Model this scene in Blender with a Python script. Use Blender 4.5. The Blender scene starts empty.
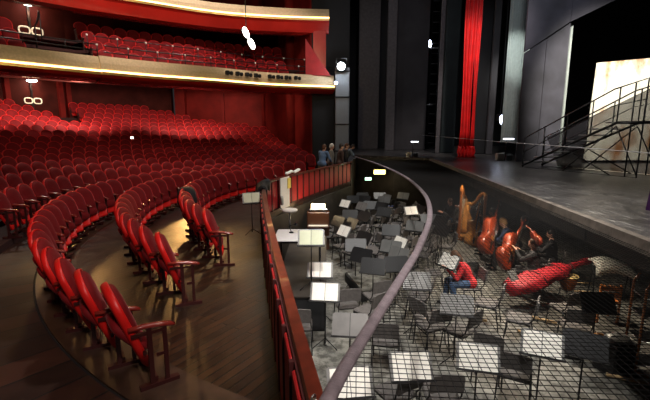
import bpy, bmesh, math, random
from mathutils import Vector, Matrix, Euler
random.seed(7)
PI = math.pi
SC = bpy.context.scene
COL = SC.collection

# ------------------------------------------------------------------ camera
CAM_H, FOC, PITCH = 2.3, 400.0, math.atan(70 / 400.0)
cam_data = bpy.data.cameras.new('camera')
cam = bpy.data.objects.new('camera', cam_data); COL.objects.link(cam)
cam.location = (0, 0, CAM_H)
cam.rotation_euler = Euler((PI / 2 - PITCH, 0, 0))
cam_data.sensor_fit = 'HORIZONTAL'; cam_data.sensor_width = 36
cam_data.lens = 36 * FOC / 650
cam_data.clip_start = 0.05; cam_data.clip_end = 200
SC.camera = cam

# ------------------------------------------------------------------ world, view
SC.view_settings.view_transform = 'Standard'
SC.view_settings.look = 'None'
SC.view_settings.gamma = 1
SC.view_settings.exposure = 0.75
w = bpy.data.worlds.new('world'); SC.world = w; w.use_nodes = True
w.node_tree.nodes['Background'].inputs[0].default_value = (0.9, 0.85, 0.9, 1)
w.node_tree.nodes['Background'].inputs[1].default_value = 0.012

def aim(o, target):
    d = Vector(target) - Vector(o.location)
    o.rotation_euler = d.to_track_quat('-Z', 'Y').to_euler()
def spot(name, loc, target, watt, color=(1, 1, 1), angle=60, blend=0.5, size=0.15):
    l = bpy.data.lights.new(name, 'SPOT'); l.energy = watt; l.color = color
    l.spot_size = math.radians(angle); l.spot_blend = blend; l.shadow_soft_size = size
    o = bpy.data.objects.new(name, l); COL.objects.link(o); o.location = loc; aim(o, target)
    return o
def point(name, loc, watt, color=(1, 1, 1), size=0.1):
    l = bpy.data.lights.new(name, 'POINT'); l.energy = watt; l.color = color; l.shadow_soft_size = size
    o = bpy.data.objects.new(name, l); COL.objects.link(o); o.location = loc
    return o
def area(name, loc, target, watt, sx, sy, color=(1, 1, 1)):
    l = bpy.data.lights.new(name, 'AREA'); l.energy = watt; l.color = color
    l.shape = 'RECTANGLE'; l.size = sx; l.size_y = sy
    o = bpy.data.objects.new(name, l); COL.objects.link(o); o.location = loc; aim(o, target)
    return o
WARM = (1, .78, .5)
# auditorium house lights, high in the hall
spot('hall_light', (-13, 17.5, 13.5), (-10.5, 14.5, 1), 1500, (1, .88, .78), 70, .8, .5)
spot('hall_light', (-6, 21.5, 13.5), (-5.5, 19, 1.5), 1300, (1, .85, .75), 70, .8, .5)
spot('hall_light', (2.5, 6, 11), (-4.2, 6.5, 0.4), 1250, (1, .85, .75), 50, .8, .3)
spot('hall_light', (1.5, -2.5, 7), (-2.4, 4.8, 0.5), 1000, (1, .85, .78), 60, .8, .3)  # unseen spot added on the camera side to brighten near seat backs
# unseen spots added for warm floor pools in the stalls
spot('stalls_floor_fill', (-3.6, 15.0, 7), (-2.9, 7.9, 0), 900, (1, .66, .28), 22, .9, .2)
spot('stalls_floor_fill', (-9, 12.0, 7), (-5.2, 6.9, 0), 420, (1, .66, .3), 12, .9, .2)
# under the balcony, last rows
spot('under_balcony_light', (-11.5, 19.8, 4.55), (-14, 22, 2.6), 620, (1, .8, .65), 130, .8, .1)
spot('under_balcony_light', (-7.2, 22.6, 4.55), (-9.0, 26.5, 2.6), 620, (1, .8, .65), 130, .8, .1)
spot('under_balcony_light', (-13.6, 15.8, 4.5), (-17, 17.5, 2.6), 620, (1, .8, .65), 130, .8, .1)
# balcony seats
spot('balcony_light', (-6, 12, 12), (-10.5, 20.5, 6), 2300, (1, .8, .7), 60, .8, .3)
spot('balcony_light', (-2, 14, 12), (-4.5, 23.5, 6), 1400, (1, .8, .7), 50, .8, .3)
# unseen spot added to light the balcony fascia
spot('fascia_fill', (-2, 9, 7.5), (-6.5, 18.5, 4.9), 650, (1, .8, .5), 110, .8, .4)
# unseen spots added over the orchestra to light the pit
spot('pit_fill_spot', (0.6, 3.2, 8), (1.0, 6.2, -1.5), 1500, (1, .97, .92), 52, .7, .15)
spot('pit_fill_spot', (2.4, 5.0, 8), (2.6, 9.0, -1.5), 1300, (1, .97, .92), 56, .7, .15)
spot('pit_fill_spot', (0.6, 10.5, 8), (0.6, 12.6, -1.5), 950, (1, .97, .92), 46, .8, .15)
spot('pit_fill_spot', (1.8, 1.5, 8), (1.9, 4.3, -1.5), 900, (1, .97, .92), 50, .7, .15)
spot('pit_fill_spot', (1.5, 13.5, 7.5), (1.6, 15.6, -1.5), 750, (1, .97, .92), 42, .8, .12)
# stage
spot('stage_light', (6.5, 9.5, 8.5), (11.2, 15.0, 3.2), 5500, (1, .95, .82), 52, .6, .2)
spot('stage_light', (9.5, 17.0, 9.5), (5.5, 8.5, 1.1), 900, (.85, .9, 1), 70, .8, .3)
spot('stage_light', (5.2, 10.5, 10), (6.4, 17.8, 4.5), 1500, (1, .9, .85), 34, .8, .3)
spot('stage_light', (5.5, 11, 9.5), (8.9, 17.5, 6.0), 520, (.88, .92, 1), 50, .8, .3)
spot('stage_light', (1.5, 12, 12), (3.8, 24.5, 4.5), 520, (.95, .92, 1), 60, .8, .3)

spot('stage_light', (4.2, 9.0, 6.5), (7.3, 11.5, 2.0), 420, (1, .97, .9), 50, .8, .1)  # unseen spot added to brighten the staircase
spot('rear_wall_fill', (-12.4, 17.8, 4.4), (-16.5, 23, 3.6), 200, (1, .55, .4), 80, .9, .3)  # unseen spot added to lighten the dark rear wall
spot('side_wall_fill', (-3.4, 21.6, 3.9), (-2.6, 26.5, 2.8), 120, (1, .7, .5), 110, .8, .2)  # unseen spot added below the balcony to lighten the side wall
spot('pit_side_fill', (3.9, 3.0, 6.5), (5.2, 7.6, -1.0), 900, (1, .95, .88), 50, .8, .15)  # unseen spot added to brighten the pit beside the stage
spot('stalls_floor_fill', (-2, 1, 7), (-5.2, 4.6, 0), 200, (1, .6, .4), 44, .9, .3)  # unseen spot added to bring out the aisle planks

spot('side_wall_fill', (-7.0, 24.2, 4.4), (-7.6, 29.4, 3.0), 110, (1, .7, .5), 120, .9, .2)  # another unseen spot added for the rear part of the side wall
spot('added_sheen_spot', (-7.6, 21.5, 4.3), (-2.7, 8.2, 0), 650, (1, .52, .16), 15, .9, .25)  # unseen spots added and aimed to give the floor a warm sheen
spot('added_sheen_spot', (-12.5, 19.3, 4.2), (-5.0, 7.7, 0), 400, (1, .52, .16), 12, .9, .25)
spot('cloth_fill', (6.6, 15.0, 7.5), (8.45, 18.4, 5.5), 900, (.95, 1, .97), 30, .9, .1)  # unseen spot added to brighten the corrugated cloth
spot('corner_fill', (3.2, 13.5, 7), (.3, 17.3, 1), 260, (1, .95, .9), 24, .8, .2)  # unseen spot added to brighten the people at the railing corner
spot('stalls_front_light', (5, 9, 9), (-2.0, 12.5, .6), 500, (1, .8, .7), 46, .9, .2)

# ------------------------------------------------------------------ placing
SINP, COSP = math.sin(PITCH), math.cos(PITCH)
def ray(u, v):
    b = (200 - v) / FOC
    return ((u - 325) / FOC, COSP + b * SINP, -SINP + b * COSP)
def at(u, v, z):
    d = ray(u, v); t = (z - CAM_H) / d[2]
    return Vector((d[0] * t, d[1] * t, z))
def far(u, v, y):
    d = ray(u, v); t = y / d[1]
    return Vector((d[0] * t, y, CAM_H + d[2] * t))
def pix(p):
    x, y, z = p[0], p[1], p[2] - CAM_H
    dep = y * COSP - z * SINP
    return (325 + FOC * x / dep, 200 - FOC * (y * SINP + z * COSP) / dep)
CEN = Vector((3.5, 11.1, 0))
def pol(r, deg, z=0):
    a = math.radians(deg)
    return Vector((CEN.x + r * math.cos(a), CEN.y + r * math.sin(a), z))

# ------------------------------------------------------------------ materials
def mat(name, color, rough=.5, metal=0, var=0, vscale=8, bump=0, bscale=40, sheen=0, emit=None, estr=0, coat=0, spec=None):
    m = bpy.data.materials.new(name); m.use_nodes = True
    nt = m.node_tree; N = nt.nodes; L = nt.links
    b = N['Principled BSDF']
    b.inputs['Base Color'].default_value = (*color, 1)
    b.inputs['Roughness'].default_value = rough
    b.inputs['Metallic'].default_value = metal
    if spec is not None: b.inputs['Specular IOR Level'].default_value = spec
    if sheen:
        b.inputs['Sheen Weight'].default_value = sheen
        b.inputs['Sheen Tint'].default_value = (*[min(1, c * 1.5 + .1) for c in color], 1)
        b.inputs['Sheen Roughness'].default_value = .35
    if coat: b.inputs['Coat Weight'].default_value = coat
    if emit:
        b.inputs['Emission Color'].default_value = (*emit, 1); b.inputs['Emission Strength'].default_value = estr
    tc = N.new('ShaderNodeTexCoord')
    n = N.new('ShaderNodeTexNoise'); n.inputs['Scale'].default_value = vscale; n.inputs['Detail'].default_value = 5
    L.new(tc.outputs['Object'], n.inputs['Vector'])
    cr = N.new('ShaderNodeValToRGB')
    v = max(var, .04)
    cr.color_ramp.elements[0].position = .3; cr.color_ramp.elements[1].position = .7
    cr.color_ramp.elements[0].color = (*[c * (1 - v) for c in color], 1)
    cr.color_ramp.elements[1].color = (*[min(1, c * (1 + v)) for c in color], 1)
    L.new(n.outputs['Fac'], cr.inputs[0]); L.new(cr.outputs[0], b.inputs['Base Color'])
    if bump:
        n2 = N.new('ShaderNodeTexNoise'); n2.inputs['Scale'].default_value = bscale; n2.inputs['Detail'].default_value = 3
        L.new(tc.outputs['Object'], n2.inputs['Vector'])
        bp = N.new('ShaderNodeBump'); bp.inputs['Strength'].default_value = bump; bp.inputs['Distance'].default_value = .02
        L.new(n2.outputs['Fac'], bp.inputs['Height']); L.new(bp.outputs[0], b.inputs['Normal'])
    return m

def plank_mat(name, c1, c2, gap, rot=0, row=.09, width=1.6, rough=.35, polar=False, wear=.5):
    m = bpy.data.materials.new(name); m.use_nodes = True
    nt = m.node_tree; N = nt.nodes; L = nt.links; b = N['Principled BSDF']
    tc = N.new('ShaderNodeTexCoord')
    br = N.new('ShaderNodeTexBrick'); br.offset = .37
    br.inputs['Scale'].default_value = 1; br.inputs['Row Height'].default_value = row
    br.inputs['Brick Width'].default_value = width; br.inputs['Mortar Size'].default_value = .011
    br.inputs['Color1'].default_value = (*c1, 1); br.inputs['Color2'].default_value = (*c2, 1); br.inputs['Mortar'].default_value = (*gap, 1)
    if polar:
        sep = N.new('ShaderNodeSeparateXYZ'); L.new(tc.outputs['Object'], sep.inputs[0])
        sx = N.new('ShaderNodeMath'); sx.operation = 'SUBTRACT'; sx.inputs[1].default_value = CEN.x; L.new(sep.outputs[0], sx.inputs[0])
        sy = N.new('ShaderNodeMath'); sy.operation = 'SUBTRACT'; sy.inputs[1].default_value = CEN.y; L.new(sep.outputs[1], sy.inputs[0])
        nx = N.new('ShaderNodeMath'); nx.operation = 'MULTIPLY'; nx.inputs[1].default_value = -1; L.new(sx.outputs[0], nx.inputs[0])
        an = N.new('ShaderNodeMath'); an.operation = 'ARCTAN2'; L.new(sy.outputs[0], an.inputs[0]); L.new(nx.outputs[0], an.inputs[1])
        am = N.new('ShaderNodeMath'); am.operation = 'MULTIPLY'; am.inputs[1].default_value = 10; L.new(an.outputs[0], am.inputs[0])
        xx = N.new('ShaderNodeMath'); xx.operation = 'MULTIPLY'; L.new(sx.outputs[0], xx.inputs[0]); L.new(sx.outputs[0], xx.inputs[1])
        yy = N.new('ShaderNodeMath'); yy.operation = 'MULTIPLY'; L.new(sy.outputs[0], yy.inputs[0]); L.new(sy.outputs[0], yy.inputs[1])
        ad = N.new('ShaderNodeMath'); ad.operation = 'ADD'; L.new(xx.outputs[0], ad.inputs[0]); L.new(yy.outputs[0], ad.inputs[1])
        sq = N.new('ShaderNodeMath'); sq.operation = 'SQRT'; L.new(ad.outputs[0], sq.inputs[0])
        cb = N.new('ShaderNodeCombineXYZ'); L.new(sq.outputs[0], cb.inputs[0]); L.new(am.outputs[0], cb.inputs[1])
        vec = cb.outputs[0]
    else:
        mp = N.new('ShaderNodeMapping'); mp.inputs['Rotation'].default_value = (0, 0, rot)
        L.new(tc.outputs['Object'], mp.inputs[0]); vec = mp.outputs[0]
    L.new(vec, br.inputs['Vector'])
    n = N.new('ShaderNodeTexNoise'); n.inputs['Scale'].default_value = 2.2; n.inputs['Detail'].default_value = 8; n.inputs['Roughness'].default_value = .7
    L.new(tc.outputs['Object'], n.inputs['Vector'])
    cr = N.new('ShaderNodeValToRGB'); cr.color_ramp.elements[0].position = .35; cr.color_ramp.elements[1].position = .7
    cr.color_ramp.elements[0].color = (1 - wear, 1 - wear, 1 - wear, 1); cr.color_ramp.elements[1].color = (1.25, 1.2, 1.15, 1)
    L.new(n.outputs['Fac'], cr.inputs[0])
    mx = N.new('ShaderNodeMixRGB'); mx.blend_type = 'MULTIPLY'; mx.inputs[0].default_value = 1
    L.new(br.outputs['Color'], mx.inputs[1]); L.new(cr.outputs[0], mx.inputs[2]); L.new(mx.outputs[0], b.inputs['Base Color'])
    rr = N.new('ShaderNodeMapRange'); rr.inputs[3].default_value = rough - .12; rr.inputs[4].default_value = rough + .25
    L.new(n.outputs['Fac'], rr.inputs[0]); L.new(rr.outputs[0], b.inputs['Roughness'])
    bp = N.new('ShaderNodeBump'); bp.inputs['Strength'].default_value = .5; bp.inputs['Distance'].default_value = .012
    inv = N.new('ShaderNodeMath'); inv.operation = 'SUBTRACT'; inv.inputs[0].default_value = 1; L.new(br.outputs['Fac'], inv.inputs[1])
    L.new(inv.outputs[0], bp.inputs['Height']); L.new(bp.outputs[0], b.inputs['Normal'])
    return m

M = {}
M['velvet'] = mat('red_velvet', (.15, .004, .006), .75, var=.25, vscale=5, bump=.15, bscale=60, sheen=.5, spec=.2)
M['seat_back'] = mat('red_seat_back', (.60, .010, .008), .42, var=.12, vscale=3, spec=.4)
M['arm_wood'] = mat('red_stained_armrest', (.20, .018, .012), .25, var=.2, coat=.5)
M['seat_metal'] = mat('dark_seat_metal', (.05, .010, .009), .4, .4)
M['floor_in'] = plank_mat('stalls_floorboards', (.048, .018, .006), (.012, .005, .002), (.003, .002, .001), rot=math.radians(-57+90-90), row=.10, width=1.9, rough=.30)
M['floor_aisle'] = plank_mat('aisle_floorboards', (.050, .014, .006), (.020, .006, .003), (.001, .001, .001), row=.42, width=3.1, rough=.6, polar=True)
M['kerb'] = mat('dark_kerb_board', (.040, .020, .012), .4, var=.4, vscale=6)
M['riser'] = mat('dark_riser_carpet', (.030, .006, .006), .9, var=.3)
M['wall_red'] = mat('dark_red_wall_panel', (.15, .010, .008), .7, spec=.12, var=.3, vscale=1.2)
M['wall_dark'] = mat('brown_black_wall', (.050, .009, .007), .8, spec=.1, var=.35, vscale=1.5)
M['fascia'] = mat('cream_fascia', (.58, .45, .27), .5, var=.12, vscale=14, bump=.2, bscale=30)
M['gold'] = mat('gold_lip', (.55, .33, .10), .3, .6)
M['belly'] = mat('red_lacquer_soffit', (.42, .016, .010), .25, var=.15, vscale=1, coat=.5)
M['strip'] = mat('warm_light_strip', (1, .8, .45), .5, emit=(1, .62, .22), estr=3.2)
M['black'] = mat('matt_black', (.006, .006, .007), .8)
M['black_metal'] = mat('black_metal', (.012, .012, .013), .35, .5)
M['steel'] = mat('bare_steel', (.35, .35, .36), .3, 1)
M['cap'] = mat('rail_cap_wood', (.115, .018, .008), .28, var=.35, vscale=10, coat=.4)
M['rail_red'] = mat('rail_red_panel', (.34, .006, .008), .6, var=.15, vscale=4)
M['rail_dark'] = mat('rail_backing', (.05, .006, .006), .6)
M['pitwall'] = mat('pit_wall_paint', (.030, .024, .019), .6, var=.4, vscale=3)
M['net'] = mat('net_cord', (.008, .007, .007), .9)
M['pipe'] = mat('grey_purple_sleeve', (.135, .105, .115), .6, var=.25, vscale=14, bump=.3, bscale=90)
M['chair_pad'] = mat('grey_chair_fabric', (.10, .09, .085), .7, var=.2, vscale=20, bump=.2, bscale=200)
M['chair_white'] = mat('off_white_pad', (.62, .58, .52), .6)
M['desk'] = mat('grey_music_desk', (.16, .16, .155), .35, .3, var=.1)
M['desk_black'] = mat('black_music_desk', (.015, .015, .016), .4, .3)
M['paper'] = mat('score_paper', (.82, .79, .72), .7, var=.06, vscale=30)
M['stage_lip'] = mat('worn_stage_edge', (.15, .125, .105), .45, var=.4, vscale=6, bump=.2)
M['white_board'] = None
M['skin'] = mat('skin', (.55, .30, .21), .5)
M['gauze'] = None

def pit_floor_mat():
    m = mat('worn_grey_pit_floor', (.165, .16, .14), .6, var=.4, vscale=1.6)
    nt = m.node_tree; N = nt.nodes; L = nt.links; b = N['Principled BSDF']
    src = b.inputs['Base Color'].links[0].from_socket
    tc = N.new('ShaderNodeTexCoord'); ns = N.new('ShaderNodeTexNoise'); ns.inputs['Scale'].default_value = 7; ns.inputs['Detail'].default_value = 8; ns.inputs['Roughness'].default_value = .7
    L.new(tc.outputs['Object'], ns.inputs['Vector'])
    cr = N.new('ShaderNodeValToRGB'); cr.color_ramp.elements[0].position = .42; cr.color_ramp.elements[1].position = .56
    cr.color_ramp.elements[0].color = (.35, .34, .33, 1); cr.color_ramp.elements[1].color = (1, 1, 1, 1)
    L.new(ns.outputs['Fac'], cr.inputs[0])
    mx = N.new('ShaderNodeMixRGB'); mx.blend_type = 'MULTIPLY'; mx.inputs[0].default_value = 1
    L.new(src, mx.inputs[1]); L.new(cr.outputs[0], mx.inputs[2]); L.new(mx.outputs[0], b.inputs['Base Color'])
    return m
M['pitfloor'] = pit_floor_mat()

def stage_mat():
    m = mat('scuffed_black_stage_floor', (.050, .046, .045), .22, var=.45, vscale=2.5)
    nt = m.node_tree; N = nt.nodes; L = nt.links; b = N['Principled BSDF']
    src = b.inputs['Base Color'].links[0].from_socket
    tc = N.new('ShaderNodeTexCoord'); mp = N.new('ShaderNodeMapping')
    mp.inputs['Rotation'].default_value = (0, 0, math.radians(4.6)); mp.inputs['Scale'].default_value = (9, 1.0, 1)
    L.new(tc.outputs['Object'], mp.inputs[0])
    n = N.new('ShaderNodeTexNoise'); n.inputs['Scale'].default_value = 2.4; n.inputs['Detail'].default_value = 9; n.inputs['Roughness'].default_value = .75
    L.new(mp.outputs[0], n.inputs['Vector'])
    cr = N.new('ShaderNodeValToRGB'); cr.color_ramp.elements[0].position = .55; cr.color_ramp.elements[1].position = .70
    cr.color_ramp.elements[0].color = (0, 0, 0, 1); cr.color_ramp.elements[1].color = (.42, .40, .37, 1)
    L.new(n.outputs['Fac'], cr.inputs[0])
    mx = N.new('ShaderNodeMixRGB'); mx.blend_type = 'ADD'; mx.inputs[0].default_value = 1
    L.new(src, mx.inputs[1]); L.new(cr.outputs[0], mx.inputs[2]); L.new(mx.outputs[0], b.inputs['Base Color'])
    rr = N.new('ShaderNodeMapRange'); rr.inputs[3].default_value = .16; rr.inputs[4].default_value = .5
    L.new(n.outputs['Fac'], rr.inputs[0]); L.new(rr.outputs[0], b.inputs['Roughness'])
    return m
M['stage'] = stage_mat()

def board_mat():
    m = mat('rust_stained_white_board', (.82, .78, .66), .6, var=.05)
    nt = m.node_tree; N = nt.nodes; L = nt.links; b = N['Principled BSDF']
    tc = N.new('ShaderNodeTexCoord'); n = N.new('ShaderNodeTexNoise'); n.inputs['Scale'].default_value = .9; n.inputs['Detail'].default_value = 6; n.inputs['Roughness'].default_value = .6
    mp = N.new('ShaderNodeMapping'); mp.inputs['Scale'].default_value = (1.5, 1.5, .8); L.new(tc.outputs['Object'], mp.inputs[0])
    L.new(mp.outputs[0], n.inputs['Vector'])
    cr = N.new('ShaderNodeValToRGB'); cr.color_ramp.elements[0].position = .50; cr.color_ramp.elements[1].position = .66
    cr.color_ramp.elements[0].color = (.84, .80, .68, 1); cr.color_ramp.elements[1].color = (.42, .17, .05, 1)
    L.new(n.outputs['Fac'], cr.inputs[0]); L.new(cr.outputs[0], b.inputs['Base Color'])
    return m
M['white_board'] = board_mat()

def gauze_mat():
    m = bpy.data.materials.new('grey_gauze'); m.use_nodes = True
    nt = m.node_tree; N = nt.nodes; L = nt.links; b = N['Principled BSDF']
    b.inputs['Base Color'].default_value = (.07, .065, .075, 1); b.inputs['Roughness'].default_value = .8
    tr = N.new('ShaderNodeBsdfTransparent'); mx = N.new('ShaderNodeMixShader'); mx.inputs[0].default_value = .6
    L.new(tr.outputs[0], mx.inputs[1]); L.new(b.outputs[0], mx.inputs[2]); L.new(mx.outputs[0], N['Material Output'].inputs[0])
    return m
M['gauze'] = gauze_mat()
def corr_mat():
    return mat('grey_green_corrugated_cloth', (.34, .38, .36), .4, .2, var=.1)
M['corr'] = corr_mat()
M['panel_grey'] = mat('blue_grey_flat', (.036, .034, .045), .7, var=.35, vscale=1.4)
M['wing'] = mat('charcoal_wing', (.036, .033, .036), .8, var=.25, vscale=1)
M['wing_green'] = mat('green_black_wing', (.012, .019, .019), .8, var=.3, vscale=1)
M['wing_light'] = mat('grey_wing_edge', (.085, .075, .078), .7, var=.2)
M['curtain'] = mat('bright_red_curtain', (.75, .012, .012), .6, var=.2, vscale=2)

# ------------------------------------------------------------------ mesh building
class MB:
    def __init__(s): s.v = []; s.f = []; s.sm = []
    def add(s, vs, fs, smooth=False, mtx=None):
        o = len(s.v)
        for p in vs:
            p = Vector(p)
            s.v.append(tuple(mtx @ p) if mtx else tuple(p))
        for f in fs: s.f.append([o + i for i in f]); s.sm.append(smooth)
        return s
    def box(s, c, d, rz=0, rx=0, ry=0, bev=0, mtx=None):
        x, y, z = [k / 2 for k in d]
        m = Matrix.Translation(Vector(c)) @ Euler((rx, ry, rz)).to_matrix().to_4x4()
        if mtx: m = mtx @ m
        if not bev:
            vs = [(i * x, j * y, k * z) for k in (-1, 1) for i, j in ((-1, -1), (1, -1), (1, 1), (-1, 1))]
            return s.add(vs, [(3, 2, 1, 0), (4, 5, 6, 7), (0, 1, 5, 4), (1, 2, 6, 5), (2, 3, 7, 6), (3, 0, 4, 7)], False, m)
        b = min(bev, x * .9, y * .9, z * .9)
        rings = []
        for zz, ins in ((-z, b), (-z + b, 0), (z - b, 0), (z, b)):
            a, c2 = x - ins, y - ins
            rings.append([(-a + b * (ins == 0), -c2, zz), (a - b * (ins == 0), -c2, zz), (a, -c2 + b * (ins == 0), zz), (a, c2 - b * (ins == 0), zz),
                          (a - b * (ins == 0), c2, zz), (-a + b * (ins == 0), c2, zz), (-a, c2 - b * (ins == 0), zz), (-a, -c2 + b * (ins == 0), zz)])
        return s.rings(rings, cap=True, mtx=m)
    def rings(s, rings, cap=True, closed=True, smooth=False, mtx=None, loop=False):
        n = len(rings[0]); vs = [p for r in rings for p in r]; fs = []
        R = len(rings)
        for i in range(R if loop else R - 1):
            a, b = i * n, ((i + 1) % R) * n
            for j in range(n if closed else n - 1):
                k = (j + 1) % n
                fs.append((a + j, a + k, b + k, b + j))
        if cap and not loop:
            fs.append(tuple(reversed(range(n)))); fs.append(tuple(range((R - 1) * n, R * n)))
        return s.add(vs, fs, smooth, mtx)
    def tube(s, pts, r, n=8, smooth=True, flat=1.0, mtx=None, cap=True):
        pts = [Vector(p) for p in pts]; rs = r if isinstance(r, (list, tuple)) else [r] * len(pts)
        rings = []; up = None
        for i, p in enumerate(pts):
            t = (pts[min(i + 1, len(pts) - 1)] - pts[max(i - 1, 0)]).normalized()
            if up is None:
                up = Vector((0, 0, 1)) if abs(t.z) < .9 else Vector((1, 0, 0))
            sd = t.cross(up).normalized(); u2 = sd.cross(t).normalized(); up = u2
            rings.append([tuple(p + (sd * math.cos(2 * PI * k / n) + u2 * math.sin(2 * PI * k / n) * flat) * rs[i]) for k in range(n)])
        return s.rings(rings, cap=cap, smooth=smooth, mtx=mtx)
    def lathe(s, prof, c=(0, 0, 0), n=16, mtx=None, smooth=True):
        rings = [[(c[0] + r * math.cos(2 * PI * k / n), c[1] + r * math.sin(2 * PI * k / n), c[2] + z) for k in range(n)] for r, z in prof]
        return s.rings(rings, smooth=smooth, mtx=mtx)
    def prism(s, poly, z0, z1, mtx=None, smooth=False):
        return s.rings([[(x, y, z0) for x, y in poly], [(x, y, z1) for x, y in poly]], mtx=mtx, smooth=smooth)
    def ball(s, c, r, n=12, m=8, mtx=None):
        rx, ry, rz = (r, r, r) if not isinstance(r, (tuple, list)) else r
        rings = []
        for i in range(m + 1):
            a = -PI / 2 + PI * i / m; k0 = max(.02, math.cos(a))
            rings.append([(c[0] + rx * k0 * math.cos(2 * PI * k / n), c[1] + ry * k0 * math.sin(2 * PI * k / n), c[2] + rz * math.sin(a)) for k in range(n)])
        return s.rings(rings, smooth=True, mtx=mtx)
    def pillow(s, outline, prof, mtx=None):
        # outline: (x,z) loop; prof: list of (scale, y) from the back centre to the front centre
        cx = sum(p[0] for p in outline) / len(outline); cz = sum(p[1] for p in outline) / len(outline)
        rings = [[(cx + (x - cx) * k, y, cz + (z - cz) * k) for x, z in outline] for k, y in prof]
        return s.rings(rings, smooth=True, mtx=mtx)
    def sweep(s, prof, path, closedprof=True, smooth=False, mtx=None):
        # prof: (outward offset, z); path: plan points; offset to the left-hand normal
        rings = []
        for i, p in enumerate(path):
            a = Vector(path[max(i - 1, 0)][:2]); b = Vector(path[min(i + 1, len(path) - 1)][:2])
            t = (b - a).normalized(); nx, ny = -t.y, t.x
            rings.append([(p[0] + nx * o, p[1] + ny * o, z) for o, z in prof])
        return s.rings(rings, cap=closedprof, closed=closedprof, smooth=smooth, mtx=mtx)
    def mesh(s, name):
        me = bpy.data.meshes.new(name); me.from_pydata(s.v, [], s.f); me.update()
        me.polygons.foreach_set('use_smooth', s.sm)
        bm = bmesh.new(); bm.from_mesh(me); bmesh.ops.recalc_face_normals(bm, faces=bm.faces); bm.to_mesh(me); bm.free()
        return me
    def build(s, name, m, parent=None, loc=None):
        me = s.mesh(name); me.materials.append(m if not isinstance(m, str) else M[m])
        o = bpy.data.objects.new(name, me); COL.objects.link(o)
        if parent is not None: o.parent = parent
        if loc: o.location = loc
        return o

def tag(o, label=None, cat=None, group=None, kind=None):
    if label: o['label'] = label
    if cat: o['category'] = cat
    if group: o['group'] = group
    if kind: o['kind'] = kind
    return o
def thing(name, label, cat, loc=(0, 0, 0), rz=0, group=None):
    o = bpy.data.objects.new(name, None); COL.objects.link(o); o.empty_display_size = .1
    o.location = loc; o.rotation_euler = (0, 0, rz)
    return tag(o, label, cat, group)
def kids(o): return [c for c in ALLKIDS.get(o.name, [])]
def dup(root, loc, rz, label, group=None, scale=None, skip=()):
    r = root.copy(); COL.objects.link(r); r.location = loc; r.rotation_euler = (0, 0, rz)
    if scale: r.scale = scale
    r['label'] = label
    if group: r['group'] = group
    for ch in list(root.children):
        if ch.name.split('.')[0] in skip: continue
        c = ch.copy(); COL.objects.link(c); c.parent = r
        for g in list(ch.children):
            d = g.copy(); COL.objects.link(d); d.parent = c
    return r
def structure(o): o['kind'] = 'structure'; return o
ONES = ['', 'first', 'second', 'third', 'fourth', 'fifth', 'sixth', 'seventh', 'eighth', 'ninth', 'tenth', 'eleventh', 'twelfth', 'thirteenth',
        'fourteenth', 'fifteenth', 'sixteenth', 'seventeenth', 'eighteenth', 'nineteenth']
TENS = {20: 'twent', 30: 'thirt', 40: 'fort', 50: 'fift'}
def nth(n):
    if n < 20: return ONES[n]
    t = n // 10 * 10
    return TENS[t] + ('ieth' if n == t else 'y-' + ONES[n - t])
def smooth_path(pts, k=4):
    P = [Vector((p[0], p[1], p[2] if len(p) > 2 else 0)) for p in pts]; out = []
    for i in range(len(P) - 1):
        p0, p1, p2, p3 = P[max(i - 1, 0)], P[i], P[i + 1], P[min(i + 2, len(P) - 1)]
        for j in range(k):
            t = j / k
            out.append(.5 * ((2 * p1) + (p2 - p0) * t + (2 * p0 - 5 * p1 + 4 * p2 - p3) * t * t + (3 * p1 - p0 - 3 * p2 + p3) * t ** 3))
    out.append(P[-1]); return out
def resample(P, step):
    out = [P[0].copy()]; acc = 0
    for a, b in zip(P, P[1:]):
        d = (b - a).length; x = step - acc
        while x <= d:
            out.append(a.lerp(b, x / d)); x += step
        acc = d - (x - step)
    return out
# ================================================================== STRUCTURE
PITZ = -1.55
RAIL = smooth_path([(.12, .9), (-.08, 1.86), (-.36, 3.24), (-.67, 4.82), (-1.03, 6.72), (-1.43, 9.04), (-1.57, 9.9), (-1.52, 10.6), (-1.25, 11.6), (-.72, 13.01), (.19, 15.22), (1.1, 17.25)], 5)
# stalls floor inside the seat arc
arc_in = [pol(9.0, a) for a in range(112, 243, 2)]
def flat(name, pts, z, m, thick=.1):
    bm = bmesh.new()
    top = [bm.verts.new((p[0], p[1], z)) for p in pts]
    f = bm.faces.new(top)
    r = bmesh.ops.extrude_face_region(bm, geom=[f])
    for e in r['geom']:
        if isinstance(e, bmesh.types.BMVert): e.co.z -= thick
    bmesh.ops.triangulate(bm, faces=[f for f in bm.faces if len(f.verts) > 4])
    bmesh.ops.recalc_face_normals(bm, faces=bm.faces)
    me = bpy.data.meshes.new(name); bm.to_mesh(me); bm.free(); me.materials.append(M[m])
    o = bpy.data.objects.new(name, me); COL.objects.link(o); return structure(o)
poly = [Vector((.12, -1.2, 0))] + RAIL + [Vector((1.25, 20.5, 0)), Vector((-.2, 21.5, 0))] + arc_in[1:]
flat('floor', poly, 0, 'floor_in')
def annulus(r0, r1, z0, z1, a0, a1, step=2):
    n = max(2, int((a1 - a0) / step)); mb = MB(); rings = []
    for i in range(n + 1):
        a = a0 + (a1 - a0) * i / n
        rings.append([tuple(pol(r, a, z)) for r, z in ((r0, z0), (r0, z1), (r1, z1), (r1, z0))])
    mb.rings(rings); return mb
mb = annulus(9.0, 9.53, -.1, .004, 112, 243); structure(mb.build('floor_kerb_board', 'kerb'))
mb = annulus(9.53, 9.56, -.1, -.02, 112, 243); structure(mb.build('trim_groove', 'black'))
mb = annulus(9.56, 10.36, -.1, 0.0, 112, 243); mb2 = annulus(10.36, 12.6, -.1, 0.0, 206, 243)
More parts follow.
